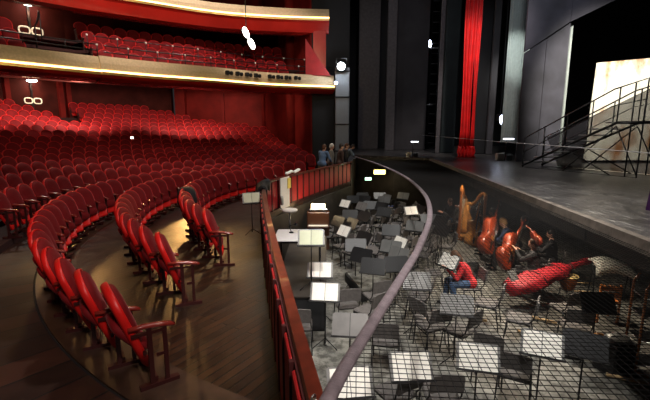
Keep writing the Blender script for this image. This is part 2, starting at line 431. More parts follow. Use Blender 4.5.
structure(mb.build('floor_aisle', 'floor_aisle')); structure(mb2.build('floor_aisle_side', 'floor_aisle'))
NR = 14
ROWR = [10.65 + k for k in range(NR)]
ROWZ = [.13, .25, .38, .53, .70, .90, 1.12, 1.36, 1.60, 1.83, 2.07, 2.38, 2.69, 3.02]
SIDE = [(-.7, 22.2), (-4.3, 29.2)]                                  # foot of the far side wall
def side_ok(p, m=.45):
    (x0, y0), (x1, y1) = SIDE
    d = Vector((x1 - x0, y1 - y0)).normalized()
    c = d.x * (p[1] - y0) - d.y * (p[0] - x0)
    return c > m
def wall_angle(r):
    a = 90
    while a < 180 and not side_ok(pol(r, a), .02): a += .5
    return a
mb = MB()
for k in range(NR):
    s = annulus(ROWR[k] - (.53 if k else .28), ROWR[k] + .47, -.1, ROWZ[k], max(104, wall_angle(ROWR[k] + .47)), 206)
    mb.add(s.v, s.f)
structure(mb.build('floor_raked_rows', 'riser'))
# pit and stage
pitpoly = [Vector((.12, .9, 0))] + RAIL[1:] + [Vector((1.5, 19.6, 0)), Vector((10, 19.0, 0)), Vector((9, .9, 0))]
flat('floor_pit', pitpoly, PITZ, 'pitfloor', .2)
mb = MB(); mb.sweep([(0.03, PITZ), (0.03, -.1), (-.06, -.1), (-.06, PITZ)], [(p.x, p.y) for p in RAIL])
structure(mb.build('wall_pit_front', 'pitwall'))
EDGE = lambda y: 3.53 + (y - 4.2) * (1.04 / 13.26)
stage_poly = [(EDGE(-1), -1), (EDGE(17.46), 17.46), (3.2, 18.35), (1.45, 19.6), (1.3, 31), (26, 31), (26, -1)]
mb = MB(); mb.prism(stage_poly, .98, 1.1); structure(mb.build('floor_stage', 'stage'))
def off(y, o): return EDGE(y) + o
mb = MB()
mb.rings([[(off(y, -.02), y, 1.11), (off(y, .10), y, 1.105), (off(y, .10), y, .95), (off(y, -.02), y, .95)] for y in (-1, 4, 8, 12, 17.5)])
structure(mb.build('trim_stage_edge', 'stage_lip'))
mb = MB()
mb.rings([[(off(y, .05), y, .95), (off(y, .15), y, .95), (off(y, .15), y, .74), (off(y, .05), y, .74)] for y in (-1, 4, 8, 12, 17.5)])
for y in [i * 1.83 for i in range(10)]: mb.box((off(y, .04), y, .85), (.03, .05, .2))
structure(mb.build('wall_stage_fascia', 'pitwall'))
mb = MB(); mb.rings([[(off(y, 4.6), y, PITZ), (off(y, 4.7), y, PITZ), (off(y, 4.7), y, 1), (off(y, 4.6), y, 1)] for y in (0, 18)])
structure(mb.build('wall_under_stage', 'pitwall'))
mb = MB()
a = [(10, 18.0), (EDGE(17.46) + 2, 18.0), (4.55, 18.3), (3.2, 18.5), (1.5, 19.7), (1.1, 17.3)]
for p, q in zip(a, a[1:]):
    d = Vector(q) - Vector(p); c = (Vector(p) + Vector(q)) / 2
    mb.box((c.x, c.y, (PITZ + .97) / 2), (d.length + .05, .08, .97 - PITZ), rz=math.atan2(d.y, d.x))
structure(mb.build('wall_pit_far', 'pitwall'))
mb = MB(); mb.box((4.5, .9, -.3), (9, .1, 2.5)); structure(mb.build('wall_pit_near', 'pitwall'))
# far side wall, rear wall, big black stage box
def wallseg(name, p, q, z0, z1, m, th=.15):
    d = Vector(q) - Vector(p); c = (Vector(p) + Vector(q)) / 2
    mb = MB(); mb.box((c.x, c.y, (z0 + z1) / 2), (d.length, th, z1 - z0), rz=math.atan2(d.y, d.x)); return mb
structure(wallseg('w', SIDE[0], SIDE[1], -.1, 14, 0).build('wall_side', 'wall_red'))
structure(wallseg('w', SIDE[1], (-10.4, 29.8), 0, 14, 0).build('wall_side_rear', 'wall_red'))
mb = MB(); mb.rings([[tuple(pol(r, a2, z)) for r, z in ((24.75, 2), (24.75, 14), (24.95, 14), (24.95, 2))] for a2 in range(127, 216, 3)])
structure(mb.build('wall_rear', 'wall_dark'))
structure(wallseg('w', (-.7, 22.2), (1.3, 22.6), -.1, 14, 0).build('wall_proscenium', 'black'))
structure(wallseg('w', (1.2, 31), (26, 31), 1, 16, 0).build('wall_stage_back', 'black'))
structure(wallseg('w', (1.2, 22.6), (1.2, 31), 1, 16, 0).build('wall_stage_wing', 'black'))
structure(wallseg('w', (26, -1), (26, 31), 1, 16, 0).build('wall_stage_right', 'black'))
mb = MB(); mb.box((2, 14, 15.2), (56, 36, .2)); structure(mb.build('ceiling', 'black'))
# panelling on the walls: upright pilasters
mb = MB()
for u, r in ((8, 24.6), (62, 24.6), (69, 24.6)):
    for deg in [x / 4 for x in range(480, 860)]:
        p = pol(r, deg, 4)
        if abs(pix(p)[0] - u) < 1.0: mb.box((p.x, p.y, 8), (.35, .25, 12), rz=math.radians(deg)); break
for k in (.32, .97):
    x = SIDE[0][0] + (SIDE[1][0] - SIDE[0][0]) * k; y = SIDE[0][1] + (SIDE[1][1] - SIDE[0][1]) * k
    mb.tube([(x - .16, y - .1, 0), (x - .16, y - .1, 14)], .14 if k != .32 else .3, 14)
mb.box((-10.35, 29.5, 7), (.7, .5, 14)); mb.box((-7.3, 29.35, 7), (.2, .2, 14)); 
structure(mb.build('trim_pilasters', 'wall_red'))

# ---------------------------------------------------------------- balconies
def balcony(path, zs, name, rows_out=6.2, floor=True):
    zt, zst, zb = zs
    P = [(p.x, p.y) for p in path]
    root = name
    fas = MB(); fas.sweep([(0.05, zt), (0.16, zt), (.20, zst + .02), (.02, zst + .02), (-.16, zst + .09), (-.12, zst + (zt - zst) * .55), (-.02, zt)], P)
    o = structure(fas.build(name + '_fascia', 'fascia'))
    st = MB(); st.sweep([(-.10, zst + .015), (-.10, zst + .075), (-.19, zst + .075), (-.19, zst + .015)], P); s1 = st.build('light_strip', 'strip', o)
    lip = MB(); lip.sweep([(-.24, zst - .10), (-.24, zst), (-.05, zst + .01), (-.05, zst - .10)], P); lip.build('gold_lip', 'gold', o)
    be = MB(); be.sweep([(-.22, zst - .10), (.0, zst - .10), (.9, zb + .12), (.9, zb + .02), (.5, zb), (.15, zb + .06), (-.1, zst - .2)], P); be.build('red_soffit', 'belly', o)
    return o
P1 = smooth_path([(-8.72, 16.15), (-7.4, 17.4), (-5, 19.1), (-2.8, 20.8), (.45, 22.0)], 5)
PL = smooth_path([(-15.5, 8.6), (-13.5, 10.8), (-11.3, 13.8), (-9.0, 16.45)], 4)
def fix(path): return list(path)
B1 = (5.13, 4.51, 4.14)
balcony(P1, B1, 'wall_lower_balcony'); 
PL2 = [Vector((p.x + .25, p.y - .18, 0)) for p in PL]
balcony(PL2, (5.10, 4.51, 4.18), 'wall_side_balcony')
P2 = smooth_path([(-19, 8.5), (-15.8, 12.4), (-13.0, 15.0), (-10.8, 17.2), (-9.0, 18.6), (-5.5, 20.8), (-2.4, 21.7), (.2, 22.0)], 5)
balcony(P2, (8.42, 7.92, 7.25), 'wall_upper_balcony')
# end caps of the balconies
def offset_path(path, o):
    out = []
    for i, p in enumerate(path):
        t = (path[min(i + 1, len(path) - 1)] - path[max(i - 1, 0)]); t.z = 0; t.normalize()
        out.append(Vector((p.x - t.y * o, p.y + t.x * o, 0)))
    return out
BROWZ = [4.62, 5.12, 5.66, 6.22]
bal_all = PL[:-1] + P1
mb = MB()
for k in range(4):
    a, b = 1.0 * k + .25, 1.0 * k + 1.25
    if k == 3: b = 6.0
    q0, q1 = offset_path(bal_all, a), offset_path(bal_all, b)
    mb.rings([[(p.x, p.y, BROWZ[k] - .12), (p.x, p.y, BROWZ[k]), (q.x, q.y, BROWZ[k]), (q.x, q.y, BROWZ[k] - .12)] for p, q in zip(q0, q1)])
structure(mb.build('floor_lower_balcony', 'riser'))
q1 = offset_path(P2, 7.5); q0 = offset_path(P2, .3)
mb = MB(); mb.rings([[(p.x, p.y, 7.6), (p.x, p.y, 7.8), (q.x, q.y, 8.6), (q.x, q.y, 8.4)] for p, q in zip(q0, q1)])
structure(mb.build('floor_upper_balcony', 'riser'))
q = offset_path(bal_all, 5.2)
mb = MB(); mb.sweep([(0, 4.6), (0, 8.7), (.15, 8.7), (.15, 4.6)], [(p.x, p.y) for p in q]); structure(mb.build('wall_balcony_rear', 'wall_dark'))
# red side piece closing the balcony at the proscenium
mb = MB()
mb.rings([[(-.62, 22.05, 5.0), (.05, 22.05, 5.0), (.05, 22.05, 7.4), (-.62, 22.05, 7.4)], [(-.62, 22.2, 5.0), (.05, 22.2, 5.0), (.05, 22.2, 7.4), (-.62, 22.2, 7.4)]])
structure(mb.build('wall_balcony_end', 'belly'))
mb = MB()
mb.rings([[(-1.0, 21.55, 5.1), (.3, 21.75, 5.1), (-1.0, 21.55, 6.9)], [(-1.0, 21.75, 5.1), (.3, 21.95, 5.1), (-1.0, 21.75, 6.9)]])
structure(mb.build('wall_balcony_wedge', 'rail_red'))

# ================================================================== THEATRE SEATS
def arch(w, z0, z1, wb, n=10):
    o = [(-wb, z0), (wb, z0), (w * .95, z0 + (z1 - z0) * .35)]
    zc = z1 - w * .82
    for i in range(n + 1):
        a = PI * i / n; o.append((w * math.cos(a), zc + w * .82 * math.sin(a)))
    o.append((-w * .95, z0 + (z1 - z0) * .35)); return o
BACKM = Matrix.Translation((0, -.05, .32)) @ Matrix.Rotation(math.radians(19), 4, 'X')
def seat_parts():
    d = {}
    out = arch(.262, 0, .655, .20)
    d['backrest'] = (MB().pillow(out, [(.05, -.035), (.8, -.035), (.96, -.03), (.98, -.015), (.98, .01), (.91, .040), (.75, .060), (.4, .07), (.05, .072)], BACKM), 'velvet')
    d['back_shell'] = (MB().pillow([(x * 1.02, z * 1.01) for x, z in arch(.262, -.16, .655, .15)], [(.05, -.060), (.7, -.056), (.95, -.048), (1.03, -.030), (1.05, .004), (1.02, .022), (.97, .018), (.95, -.01), (.05, -.02)], BACKM), 'seat_back')
    sq = [(.22 * math.copysign(abs(math.cos(a)) ** .5, math.cos(a)), .21 + .21 * math.copysign(abs(math.sin(a)) ** .5, math.sin(a))) for a in [2 * PI * i / 20 for i in range(20)]]
    SM = Matrix.Translation((0, .0, .30)) @ Matrix.Rotation(math.radians(40), 4, 'X')
    d['seat_cushion'] = (MB().pillow(sq, [(.05, -.05), (.8, -.045), (1, -.015), (1, .02), (.85, .06), (.5, .075), (.05, .08)], SM), 'velvet')
    arm = MB()
    pts = [(.28, -.17, .60), (.28, -.05, .60), (.28, .08, .585), (.28, .18, .565), (.28, .22, .55)]
    arm.tube(pts, [.026, .033, .034, .034, .022], 10, flat=.72)
    d['armrest'] = (arm, 'arm_wood')
    leg = MB()
    leg.box((.28, .0, .295), (.035, .04, .57)); leg.box((.28, .13, .285), (.030, .035, .55))
    leg.box((.28, .06, .02), (.06, .34, .04)); leg.box((.28, .10, .30), (.022, .10, .03)); leg.box((.28, .0, .53), (.025, .30, .03))
    leg.box((.0, -.04, .33), (.5, .03, .04))
    d['leg_frame'] = (leg, 'seat_metal')
    r = MB(); r.box((0, .03, .07), (.56, .04, .03))
    d['floor_rail'] = (r, 'seat_metal')
    return d
SP = seat_parts()
seat0 = thing('auditorium_chair', 'x', 'theatre chair')
for k, (b, m) in SP.items(): b.build(k, m, seat0)
# one-mesh version for far seats
far_mesh = bpy.data.meshes.new('theatre_seat_far')
bm = bmesh.new()
MATS = []
for k, (b, m) in SP.items():
    if k == 'floor_rail': continue
    me = b.mesh('t'); n0 = len(bm.faces); bm.from_mesh(me)
    if M[m] not in MATS: MATS.append(M[m])
    bm.faces.ensure_lookup_table()
    for f in bm.faces[n0:]: f.material_index = MATS.index(M[m])
bm.to_mesh(far_mesh); bm.free()
for m in MATS: far_mesh.materials.append(m)
used0 = [False]
ROWNAME = {'C': 'the front row by the pit', 'B': 'the second row from the pit', 'A': 'the third row beside the curved aisle'}
def put_seat(r, deg, z, label, group, detailed=True, target=None):
    p = pol(r - .24, deg, z); rz = math.radians(deg + 90)
    if target: rz = math.atan2(target[1] - p.y, target[0] - p.x) - PI / 2
    if detailed:
        if not used0[0]:
            used0[0] = True; o = seat0; o.location = p; o.rotation_euler = (0, 0, rz); o['label'] = label; o['group'] = group
        else: o = dup(seat0, p, rz, label, group)
    else:
        o = bpy.data.objects.new('auditorium_chair', far_mesh); COL.objects.link(o); o.location = p; o.rotation_euler = (0, 0, rz)
        tag(o, label, 'theatre chair', group)
    return o
# local +x of the seat points to growing angle? rz=deg+90: +x -> direction of decreasing/increasing angle checked with end flag
for key, r, a0, a1, st in (('A', 9.45, 235.4, 124, 3.42), ('B', 8.25, 226.8, 124, 3.93), ('C', 7.05, 218.5, 140, 4.6)):
    a = a0; n = 1
    while a > a1:
        put_seat(r, a, 0, 'red velvet seat, %s from the near end of %s' % (nth(n), ROWNAME[key]), 'seats in ' + ROWNAME[key], True, target=(4.0, 7.8))
        a -= st; n += 1
RORD = ['lowest'] + ['%s lowest' % nth(i) for i in range(2, 15)]
cand = []
for k in range(NR):
    r = ROWR[k]; st = math.degrees(.55 / r); a = 238; n = 0
    lst = []
    while a > 100:
        p = pol(r, a, ROWZ[k] + .95); a -= st
        u, v = pix(p) if p.y > 1 else (-999, 0)
        if u < -14 or not side_ok(p, .35): continue
        if k >= 10:
            g = {10: (62, 84), 11: (47, 80), 12: (31, 76), 13: (17, 71)}[k]
            if g[0] < u < g[1]: continue
        if k >= 12 and u > 178: continue
        if k == 11 and u > 245: continue
        if p.y > 28.6: continue
        lst.append((a + st, p))
    for i, (a, p) in enumerate(lst):
        cand.append((p.length, k, i + 1, a))
cand.sort()
rest = MB(); rest_list = []
for j, (d, k, i, a) in enumerate(cand):
    if j < 215:
        put_seat(ROWR[k], a, ROWZ[k], 'dark red seat, %s from the left in the %s raked row' % (nth(i), RORD[k]), 'seats in the %s raked row' % RORD[k], k < 3)
    else: rest_list.append((k, a))
bm = bmesh.new()
for k, a in rest_list:
    n0 = len(bm.verts); bm.from_mesh(far_mesh); bm.verts.ensure_lookup_table()
    p = pol(ROWR[k] - .24, a, ROWZ[k])
    bmesh.ops.transform(bm, matrix=Matrix.Translation(p) @ Matrix.Rotation(math.radians(a + 90), 4, 'Z'), verts=bm.verts[n0:])
me = bpy.data.meshes.new('theatre_seats_rear'); bm.to_mesh(me); bm.free()
for m in MATS: me.materials.append(m)
o = bpy.data.objects.new('auditorium_chairs', me); COL.objects.link(o)
tag(o, 'red velvet theatre seats filling the rearmost raked rows under the balcony', 'theatre chairs', kind='stuff')
print('SEATS', len(cand), 'rest', len(rest_list))

# balcony seats
bal_seat = MB()
bmesh_seats = far_mesh
BN = ['front', 'second', 'third', 'back']
for k in range(4):
    path = resample(offset_path(P1, .25 + .62 + 1.0 * k), .56)
    n = 0
    for i in range(1, len(path) - 2):
        p = path[i]; t = (path[i + 1] - path[i - 1]).normalized(); q = Vector((p.x, p.y, BROWZ[k]))
        u, v = pix((p.x, p.y, BROWZ[k] + .9))
        lim = 290 - (3 - k) * 0 - 4 * k
        if u > lim or u < 58 - 1 * k: continue
        n += 1
        o = bpy.data.objects.new('balcony_chair', far_mesh); COL.objects.link(o); o.location = q
        o.rotation_euler = (0, 0, math.atan2(-t.x, t.y) - PI / 2 + PI)
        o.rotation_euler.z = math.atan2(t.y, t.x) + PI
        tag(o, 'bright red seat, %s from left in the %s row of the lower balcony' % (nth(n), BN[k]), 'theatre chair', 'seats in the %s row of the lower balcony' % BN[k])
for k in range(3):
    path = resample(offset_path(PL, .6 + .9 * k), .56); n = 0
    for i in range(1, len(path) - 1):
        p = path[i]; t = (path[i + 1] - path[i - 1]).normalized()
        u, v = pix((p.x, p.y, BROWZ[k] + .9)) if p.y > 2 else (-99, 0)
        if u < -12 or u > 20 - 5 * k: continue
        n += 1
        o = bpy.data.objects.new('balcony_chair', far_mesh); COL.objects.link(o); o.location = (p.x, p.y, BROWZ[k] + (.75 if k else .45))
        o.location.z = BROWZ[k] + .0
        o.rotation_euler = (0, 0, math.atan2(t.y, t.x) + PI)
        tag(o, 'red seat, %s from the left in the %s row of the side balcony' % (nth(n), BN[k]), 'theatre chair', 'seats in the side section of the balcony')
# ================================================================== PIT RAILING
rp = thing('pit_railing', 'curved red panelled railing with a brown wooden cap along the orchestra pit', 'railing')
rpath = RAIL
mb = MB(); mb.sweep([(-.078, .93), (-.07, .965), (.01, .965), (.018, .93), (.01, .915), (-.07, .915)], [(p.x, p.y) for p in rpath]); mb.build('cap_rail', 'cap', rp)
mb = MB(); mb.sweep([(.008, .02), (.008, .915), (.032, .915), (.032, .02)], [(p.x, p.y) for p in rpath]); mb.build('backing_board', 'rail_dark', rp)
mb = MB(); mb.sweep([(-.01, .0), (-.01, .07), (.05, .07), (.05, .0)], [(p.x, p.y) for p in rpath]); mb.build('base_rail', 'seat_metal', rp)
rs = resample([Vector((p.x, p.y, 0)) for p in rpath], .46)
for i in range(len(rs) - 1):
    a, b = rs[i], rs[i + 1]; d = b - a; n = Vector((-d.y, d.x, 0)).normalized(); c = (a + b) / 2 + n * .02
    m = MB(); m.box((c.x, c.y, .50), (d.length - .12, .066, .78), rz=math.atan2(d.y, d.x), bev=.01)
    m.build('red_panel', 'rail_red', rp)
    m = MB(); e = a + n * .02; m.box((e.x, e.y, .49), (.035, .085, .84), rz=math.atan2(d.y, d.x)); m.build('upright', 'rail_dark', rp)

# net edge sleeve and safety net
PP = smooth_path([(.0, 1.72, 1.0), (.16, 2.15, 1.0), (.66, 3.35, 1.0), (1.09, 4.43, 1.0), (1.63, 6.08, 1.0), (2.03, 8.02, 1.0), (2.24, 10.5, 1.0), (2.24, 12.4, 1.0), (2.14, 14.3, 1.0), (1.85, 17.2, 1.0), (1.45, 19.5, 1.02)], 5)
mb = MB(); mb.tube(PP, .042, 10, flat=.7); o = mb.build('net_edge_sleeve', 'pipe')
tag(o, 'purplish grey padded sleeve curving over the pit along the safety net', 'net edge')
ed = Vector((1.04, 13.26, 0)).normalized(); en = Vector((-ed.y, ed.x, 0)); e0 = Vector((3.53, 4.2, 1.0))
sw = sorted([((p - e0).dot(ed), (p - e0).dot(en)) for p in PP])
def wat(s):
    if s <= sw[0][0]: return None
    for (s0, w0), (s1, w1) in zip(sw, sw[1:]):
        if s0 <= s <= s1: return w0 + (w1 - w0) * (s - s0) / max(1e-6, s1 - s0)
    return None
mb = MB(); T = .0029; cell = .046
def wire(p, q, n):
    L = (q - p).length
    pts = [p.lerp(q, i / n) for i in range(n + 1)]
    mb.tube(pts, T, 3, smooth=False, cap=False)
smin, smax = sw[0][0], sw[-1][0]
s = smin + .01
while s < smax:
    wv = wat(s); a = e0 + ed * s; y = a.y
    if wv and wv > .05: wire(a, a + en * wv, 1)
    s += cell
wv = .05
while wv < 3.9:
    run = None; s = smin
    while s <= smax + .06:
        h = wat(s); inside = (h is not None and h > wv)
        if inside and run is None: run = s
        if not inside and run is not None:
            wire(e0 + ed * run + en * wv, e0 + ed * s + en * wv, 1); run = None
        s += .05
    wv += cell
tag(mb.build('safety_net', 'net'), 'black square mesh safety net stretched over the pit beside the stage', 'safety net')
# chain tying the sleeve to the railing
mb = MB()
for i in range(7):
    p = Vector((-.06, 1.80, .97)).lerp(Vector((.06, 1.68, .985)), i / 6)
    mt = Matrix.Translation(p) @ Euler((0 if i % 2 else PI / 2, .4, .8)).to_matrix().to_4x4()
    mb.rings([[tuple(Vector(((.016 + .005 * math.cos(t)) * math.cos(a), (.026 + .005 * math.cos(t)) * math.sin(a), .005 * math.sin(t)))) for t in [2 * PI * j / 6 for j in range(6)]] for a in [2 * PI * k / 12 for k in range(12)]], loop=True, smooth=True, mtx=mt)
tag(mb.build('chain', 'steel'), 'short steel chain tying the grey sleeve to the red railing', 'chain')

# ================================================================== STAGE SIDE
def upright(name, label, cat, x0, x1, y, z0, z1, m, th=.3, y1=None, group=None):
    y1 = y if y1 is None else y1
    d = Vector((x1 - x0, y1 - y, 0)); c = Vector(((x0 + x1) / 2, (y + y1) / 2, (z0 + z1) / 2))
    mb = MB(); mb.box(c, (d.length, th, z1 - z0), rz=math.atan2(d.y, d.x), bev=.03)
    o = mb.build(name, m); return tag(o, label, cat, group)
def X(u, y): return (u - 325) / FOC * y * 1.003
# lit grey tower carrying the spotlight
tw = thing('lighting_tower', 'grey metal tower under the bright white spotlight', 'tower', (X(341.5, 22), 21.8, 0))
mb = MB(); mb.box((0, 0, 2.75), (.74, .5, 5.5), bev=.03); mb.build('tower_body', mat('speckled_grey_metal', (.20, .22, .25), .5, .4, var=.5, vscale=60), tw)
for z in (1.2, 2.6, 4.0, 5.3):
    mb = MB(); mb.box((0, -.02, z), (.80, .56, .05)); mb.build('band', 'black_metal', tw)
def fixture(name, label, cat, p, r, ln, aimto, col, strn, group=None, lens_m=None):
    t = thing(name, label, cat, p, 0, group)
    q = (Vector(aimto) - Vector(p)).to_track_quat('Z', 'Y').to_matrix().to_4x4()
    MB().lathe([(.01, -ln), (r * .7, -ln), (r * .8, -ln * .5), (r, 0), (r, ln * .2), (r * .9, ln * .2), (r * .9, ln * .05)], mtx=q, n=14).build('housing', 'black_metal', t)
    mt = lens_m or mat(name + '_lens', (.9, .9, .9), .3, emit=col, estr=strn)
    MB().lathe([(.005, ln * .2 + .05), (r * .5, ln * .2 + .04), (r * .86, ln * .2 + .01), (r * .86, ln * .2 - .02), (.005, ln * .2 - .02)], mtx=q, n=14).build('lens', mt, t)
    MB().tube([(-r * 1.2, 0, 0), (-r * 1.2, 0, r * 1.8), (r * 1.2, 0, r * 1.8), (r * 1.2, 0, 0)], .014, 6).build('yoke', 'black_metal', t)
    return t
fixture('spotlight', 'glaring white spotlight on top of the grey tower', 'spotlight', (X(340.5, 21.3), 21.3, 5.50), .22, .35, (0, 0, 2.6), (.9, .97, 1), 40)
point('spotlight_glow', (X(340.5, 21.3), 21.05, 5.50), 60, (.9, .95, 1), .12)
fixture('spotlight', 'small pale blue lamp at the right end of the lower balcony front', 'spotlight', (X(335.5, 21.6), 21.6, 4.72), .10, .2, (2, 0, 2.6), (.6, .7, 1), 8)
upright('wing_flat', 'dark grey upright flat right of the lighting tower', 'stage wing', X(357, 26), X(377, 26), 26, 1.1, 14, 'wing_light')
upright('wing_flat', 'black upright flat between the two grey flats', 'stage wing', X(377, 27), X(392, 27), 27, 1.1, 14, 'black')
upright('wing_flat', 'wide charcoal flat in the middle of the stage opening', 'stage wing', X(392, 24.6), X(423, 24.6), 24.6, 1.1, 14, 'wing', .4)
upright('wing_flat', 'narrow lighter grey flat on the left edge of the wide charcoal flat', 'stage wing', X(384, 24), X(393, 24), 24, 1.1, 14, 'wing_light', .2)
upright('wing_flat', 'dark green upright flat left of the red curtain', 'stage wing', X(438.5, 21.5), X(452, 21.5), 21.5, 1.1, 13, 'wing_green')
upright('wing_flat', 'narrow grey flat edge in front of the dark green flat', 'stage wing', X(434, 21.1), X(438, 21.1), 21.1, 1.1, 13, 'wing_light', .12)
upright('wing_flat', 'black drape hanging right of the red curtain', 'stage wing', X(471, 20.5), X(484, 20.5), 20.5, 1.1, 13, 'black')
upright('wing_flat', 'dim grey drape edge left of the corrugated cloth', 'stage wing', X(484, 20), X(490, 20), 20, 1.1, 13, 'wing', .2)
# red curtain
def cloth_hang(mb, x0, x1, y0, y1, z0, z1, folds, depth, flare=0, nz=18, per=8, th=.03, mtx=None):
    n = folds * per; front = []
    for i in range(nz + 1):
        k = i / nz; z = z0 + (z1 - z0) * k; fl = flare * max(0, 1 - k * 6); row = []
        for j in range(n + 1):
            t = j / n
            x = x0 + (x1 - x0) * t + (t - .5) * fl + .03 * math.sin(k * 9 + t * 3); y = y0 + (y1 - y0) * t + depth * math.sin(t * folds * 2 * PI + k * .8) * (1 + fl)
            row.append((x, y, z))
        front.append(row)
    rings = [r + [(x, y + th, z) for x, y, z in reversed(r)] for r in front]
    mb.rings(rings, smooth=True, mtx=mtx)
cu = thing('stage_curtain', 'narrow bright red curtain bundle hanging down to the stage floor', 'curtain', (6.22, 17.7, 1.1))
mb = MB(); cloth_hang(mb, -.34, .12, 0, .05, .5, 11, 3, .07); mb.build('main_drop', 'curtain', cu)
mb = MB(); cloth_hang(mb, .17, .36, .12, .15, .5, 10, 2, .04); mb.build('side_drop', 'curtain', cu)
mb = MB(); cloth_hang(mb, -.38, .40, 0, .05, .0, .5, 5, .08, flare=.1, nz=6); mb.build('gathered_hem', 'curtain', cu)
# corrugated silver cloth
cc = MB(); n = 9; y = 18.4
front = []
for j in range(n * 8 + 1):
    t = j / (n * 8); front.append((X(498.5, y) + t * .95, y + .07 * math.sin(t * n * 2 * PI)))
back = [(x, yy + .03) for x, yy in reversed(front)]
cc.prism(front + back, 1.75, 13); tag(cc.build('corrugated_cloth', 'corr'), 'tall pale corrugated cloth hanging left of the blue grey panels', 'backcloth')
# blue grey panels
y = 16.0
P = [far(517, 162, y), far(560, 165, y), far(568, 30, y), far(528, 60, y)]
def panel(name, label, cat, pts, y, m, th=.08, lean=0):
    mb = MB(); fr = [(p.x, y, p.z) for p in pts]; bk = [(p.x, y + th, p.z) for p in pts]; mb.rings([fr, bk]); return tag(mb.build(name, m), label, cat)
gp = thing('set_panel', 'tall blue grey set panel standing behind the steel staircase', 'set panel', (0, 0, 0))
def rect3(x0, x1, y, z0, z1, m, parent, name, th=.08):
    mb = MB(); mb.box(((x0 + x1) / 2, y, (z0 + z1) / 2), (x1 - x0, th, z1 - z0), bev=.01); return mb.build(name, m, parent)
xA, xB, xC = X(515, 15.5), X(535, 15.5), X(556, 15.5)
def leaf(x0, x1, z1a, z1b, y, m, parent, name, z0=1.1, th=.08):
    mb = MB(); mb.rings([[(x0, y, z0), (x1, y, z0), (x1, y, z1b), (x0, y, z1a)], [(x0, y + th, z0), (x1, y + th, z0), (x1, y + th, z1b), (x0, y + th, z1a)]]); return mb.build(name, m, parent)
leaf(xA, xB - .01, 5.1, 5.6, 15.5, 'panel_grey', gp, 'panel_leaf'); leaf(xB + .01, xC, 5.6, 6.15, 15.5, 'panel_grey', gp, 'panel_leaf')
leaf(xC, xC + .07, 6.0, 6.05, 15.44, 'corr', gp, 'edge_trim', 1.4, .1)
yy = 15.5; xe = X(623, yy)
for nm, q in (('upper_panel', [(xA, 5.14), (xC - .02, 6.2), (xC - .02, 12), (xA, 12)]), ('upper_panel', [(xC, 6.2), (xe, 7.45), (xe + 2.5, 9.2), (xe + 2.5, 12), (xC, 12)])):
    mb = MB(); mb.rings([[(x, yy, z) for x, z in q], [(x, yy + .1, z) for x, z in q]]); mb.build(nm, 'panel_grey', gp)
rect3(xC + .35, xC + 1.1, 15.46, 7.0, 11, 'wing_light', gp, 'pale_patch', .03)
# white board backdrop
p0 = far(587, 137, 14.8); bd = thing('white_backdrop', 'brightly lit white backdrop with rust stains right of the stage', 'backdrop', (p0.x, 14.8, 1.2))
mb = MB(); mb.rings([[(-.0, 0, 0), (6, 0, 0), (6, 0, 3.95), (.1, 0, 3.45)], [(-.0, .08, 0), (6, .08, 0), (6, .08, 3.95), (.1, .08, 3.45)]]); mb.build('board', 'white_board', bd)
mb = MB(); mb.box((3, .1, 1.9), (6, .05, .06)); mb.box((3, .12, .03), (6, .1, .06)); mb.build('frame', 'black_metal', bd)
# steel staircase
S0 = at(522, 167, 1.1); S1 = at(636, 178, 1.1)
sd = (S1 - S0); SL = sd.length; sd.normalize(); sn = Vector((-sd.y, sd.x, 0))
ang = math.atan2(sd.y, sd.x)
st = thing('steel_staircase', 'black steel staircase with two railings leading up to a platform on stage', 'staircase', S0, ang)
NS = 8; run = 2.75 / NS; rise = 1.40 / NS; WID = .95
for i in range(NS):
    MB().box((i * run + .18, WID / 2, rise * (i + 1)), (.27, WID, .035), bev=.008).build('tread', mat('worn_tread', (.30, .29, .30), .3, .6) if i == 0 else bpy.data.materials['worn_tread'], st)
for yy in (0, WID):
    MB().tube([(0, yy, .05), (2.75, yy, 1.38), (SL, yy, 1.38)], .035, 6).build('stringer', 'black_metal', st)
    MB().tube([(.02, yy, 0), (.02, yy, .95), (2.6, yy, 2.25), (SL, yy, 2.45), (SL, yy, 1.4)], .022, 8).build('handrail', mat('worn_rail', (.10, .10, .11), .25, .8) if yy == 0 else bpy.data.materials['worn_rail'], st)
    MB().tube([(.02, yy, .5), (2.6, yy, 1.82), (SL, yy, 1.95)], .012, 6).build('middle_rail', 'black_metal', st)
    for xx in (.7, 1.4, 2.1, 2.75, 3.1, SL):
        z0 = min(1.38, .05 + 1.33 * xx / 2.75) if xx < 2.8 else 0
        z1 = .95 + 1.3 * (xx - .02) / 2.58 if xx < 2.6 else 2.25 + .2 * (xx - 2.6) / (SL - 2.6)
        MB().tube([(xx, yy, z0), (xx, yy, z1)], .018, 6).build('post', 'black_metal', st)
    for p, q in (((.1, yy, .0), (SL, yy, .0)), ((1.4, yy, 0), (2.75, yy, 1.3)), ((2.75, yy, 0), (1.4, yy, .68)), ((SL, yy, .05), (2.75, yy, 1.3))):
        MB().tube([p, q], .016, 6).build('brace', 'black_metal', st)
MB().box(((2.75 + SL) / 2, WID / 2, 1.40), (SL - 2.75, WID, .05)).build('platform', 'black_metal', st)
mb = MB(); mb.rings([[(.5, WID + .1, .02), (SL + .05, WID + .1, .02), (SL + .05, WID + .1, 2.55), (2.9, WID + .1, 2.3), (.02, WID + .1, .95)], [(.5, WID + .11, .02), (SL + .05, WID + .11, .02), (SL + .05, WID + .11, 2.55), (2.9, WID + .11, 2.3), (.02, WID + .11, .95)]])
mb.build('gauze_sheet', 'gauze', st)
MB().tube([(SL + .05, WID + .1, 0), (SL + .05, WID + .1, 2.6)], .035, 6).build('post', 'black_metal', st)
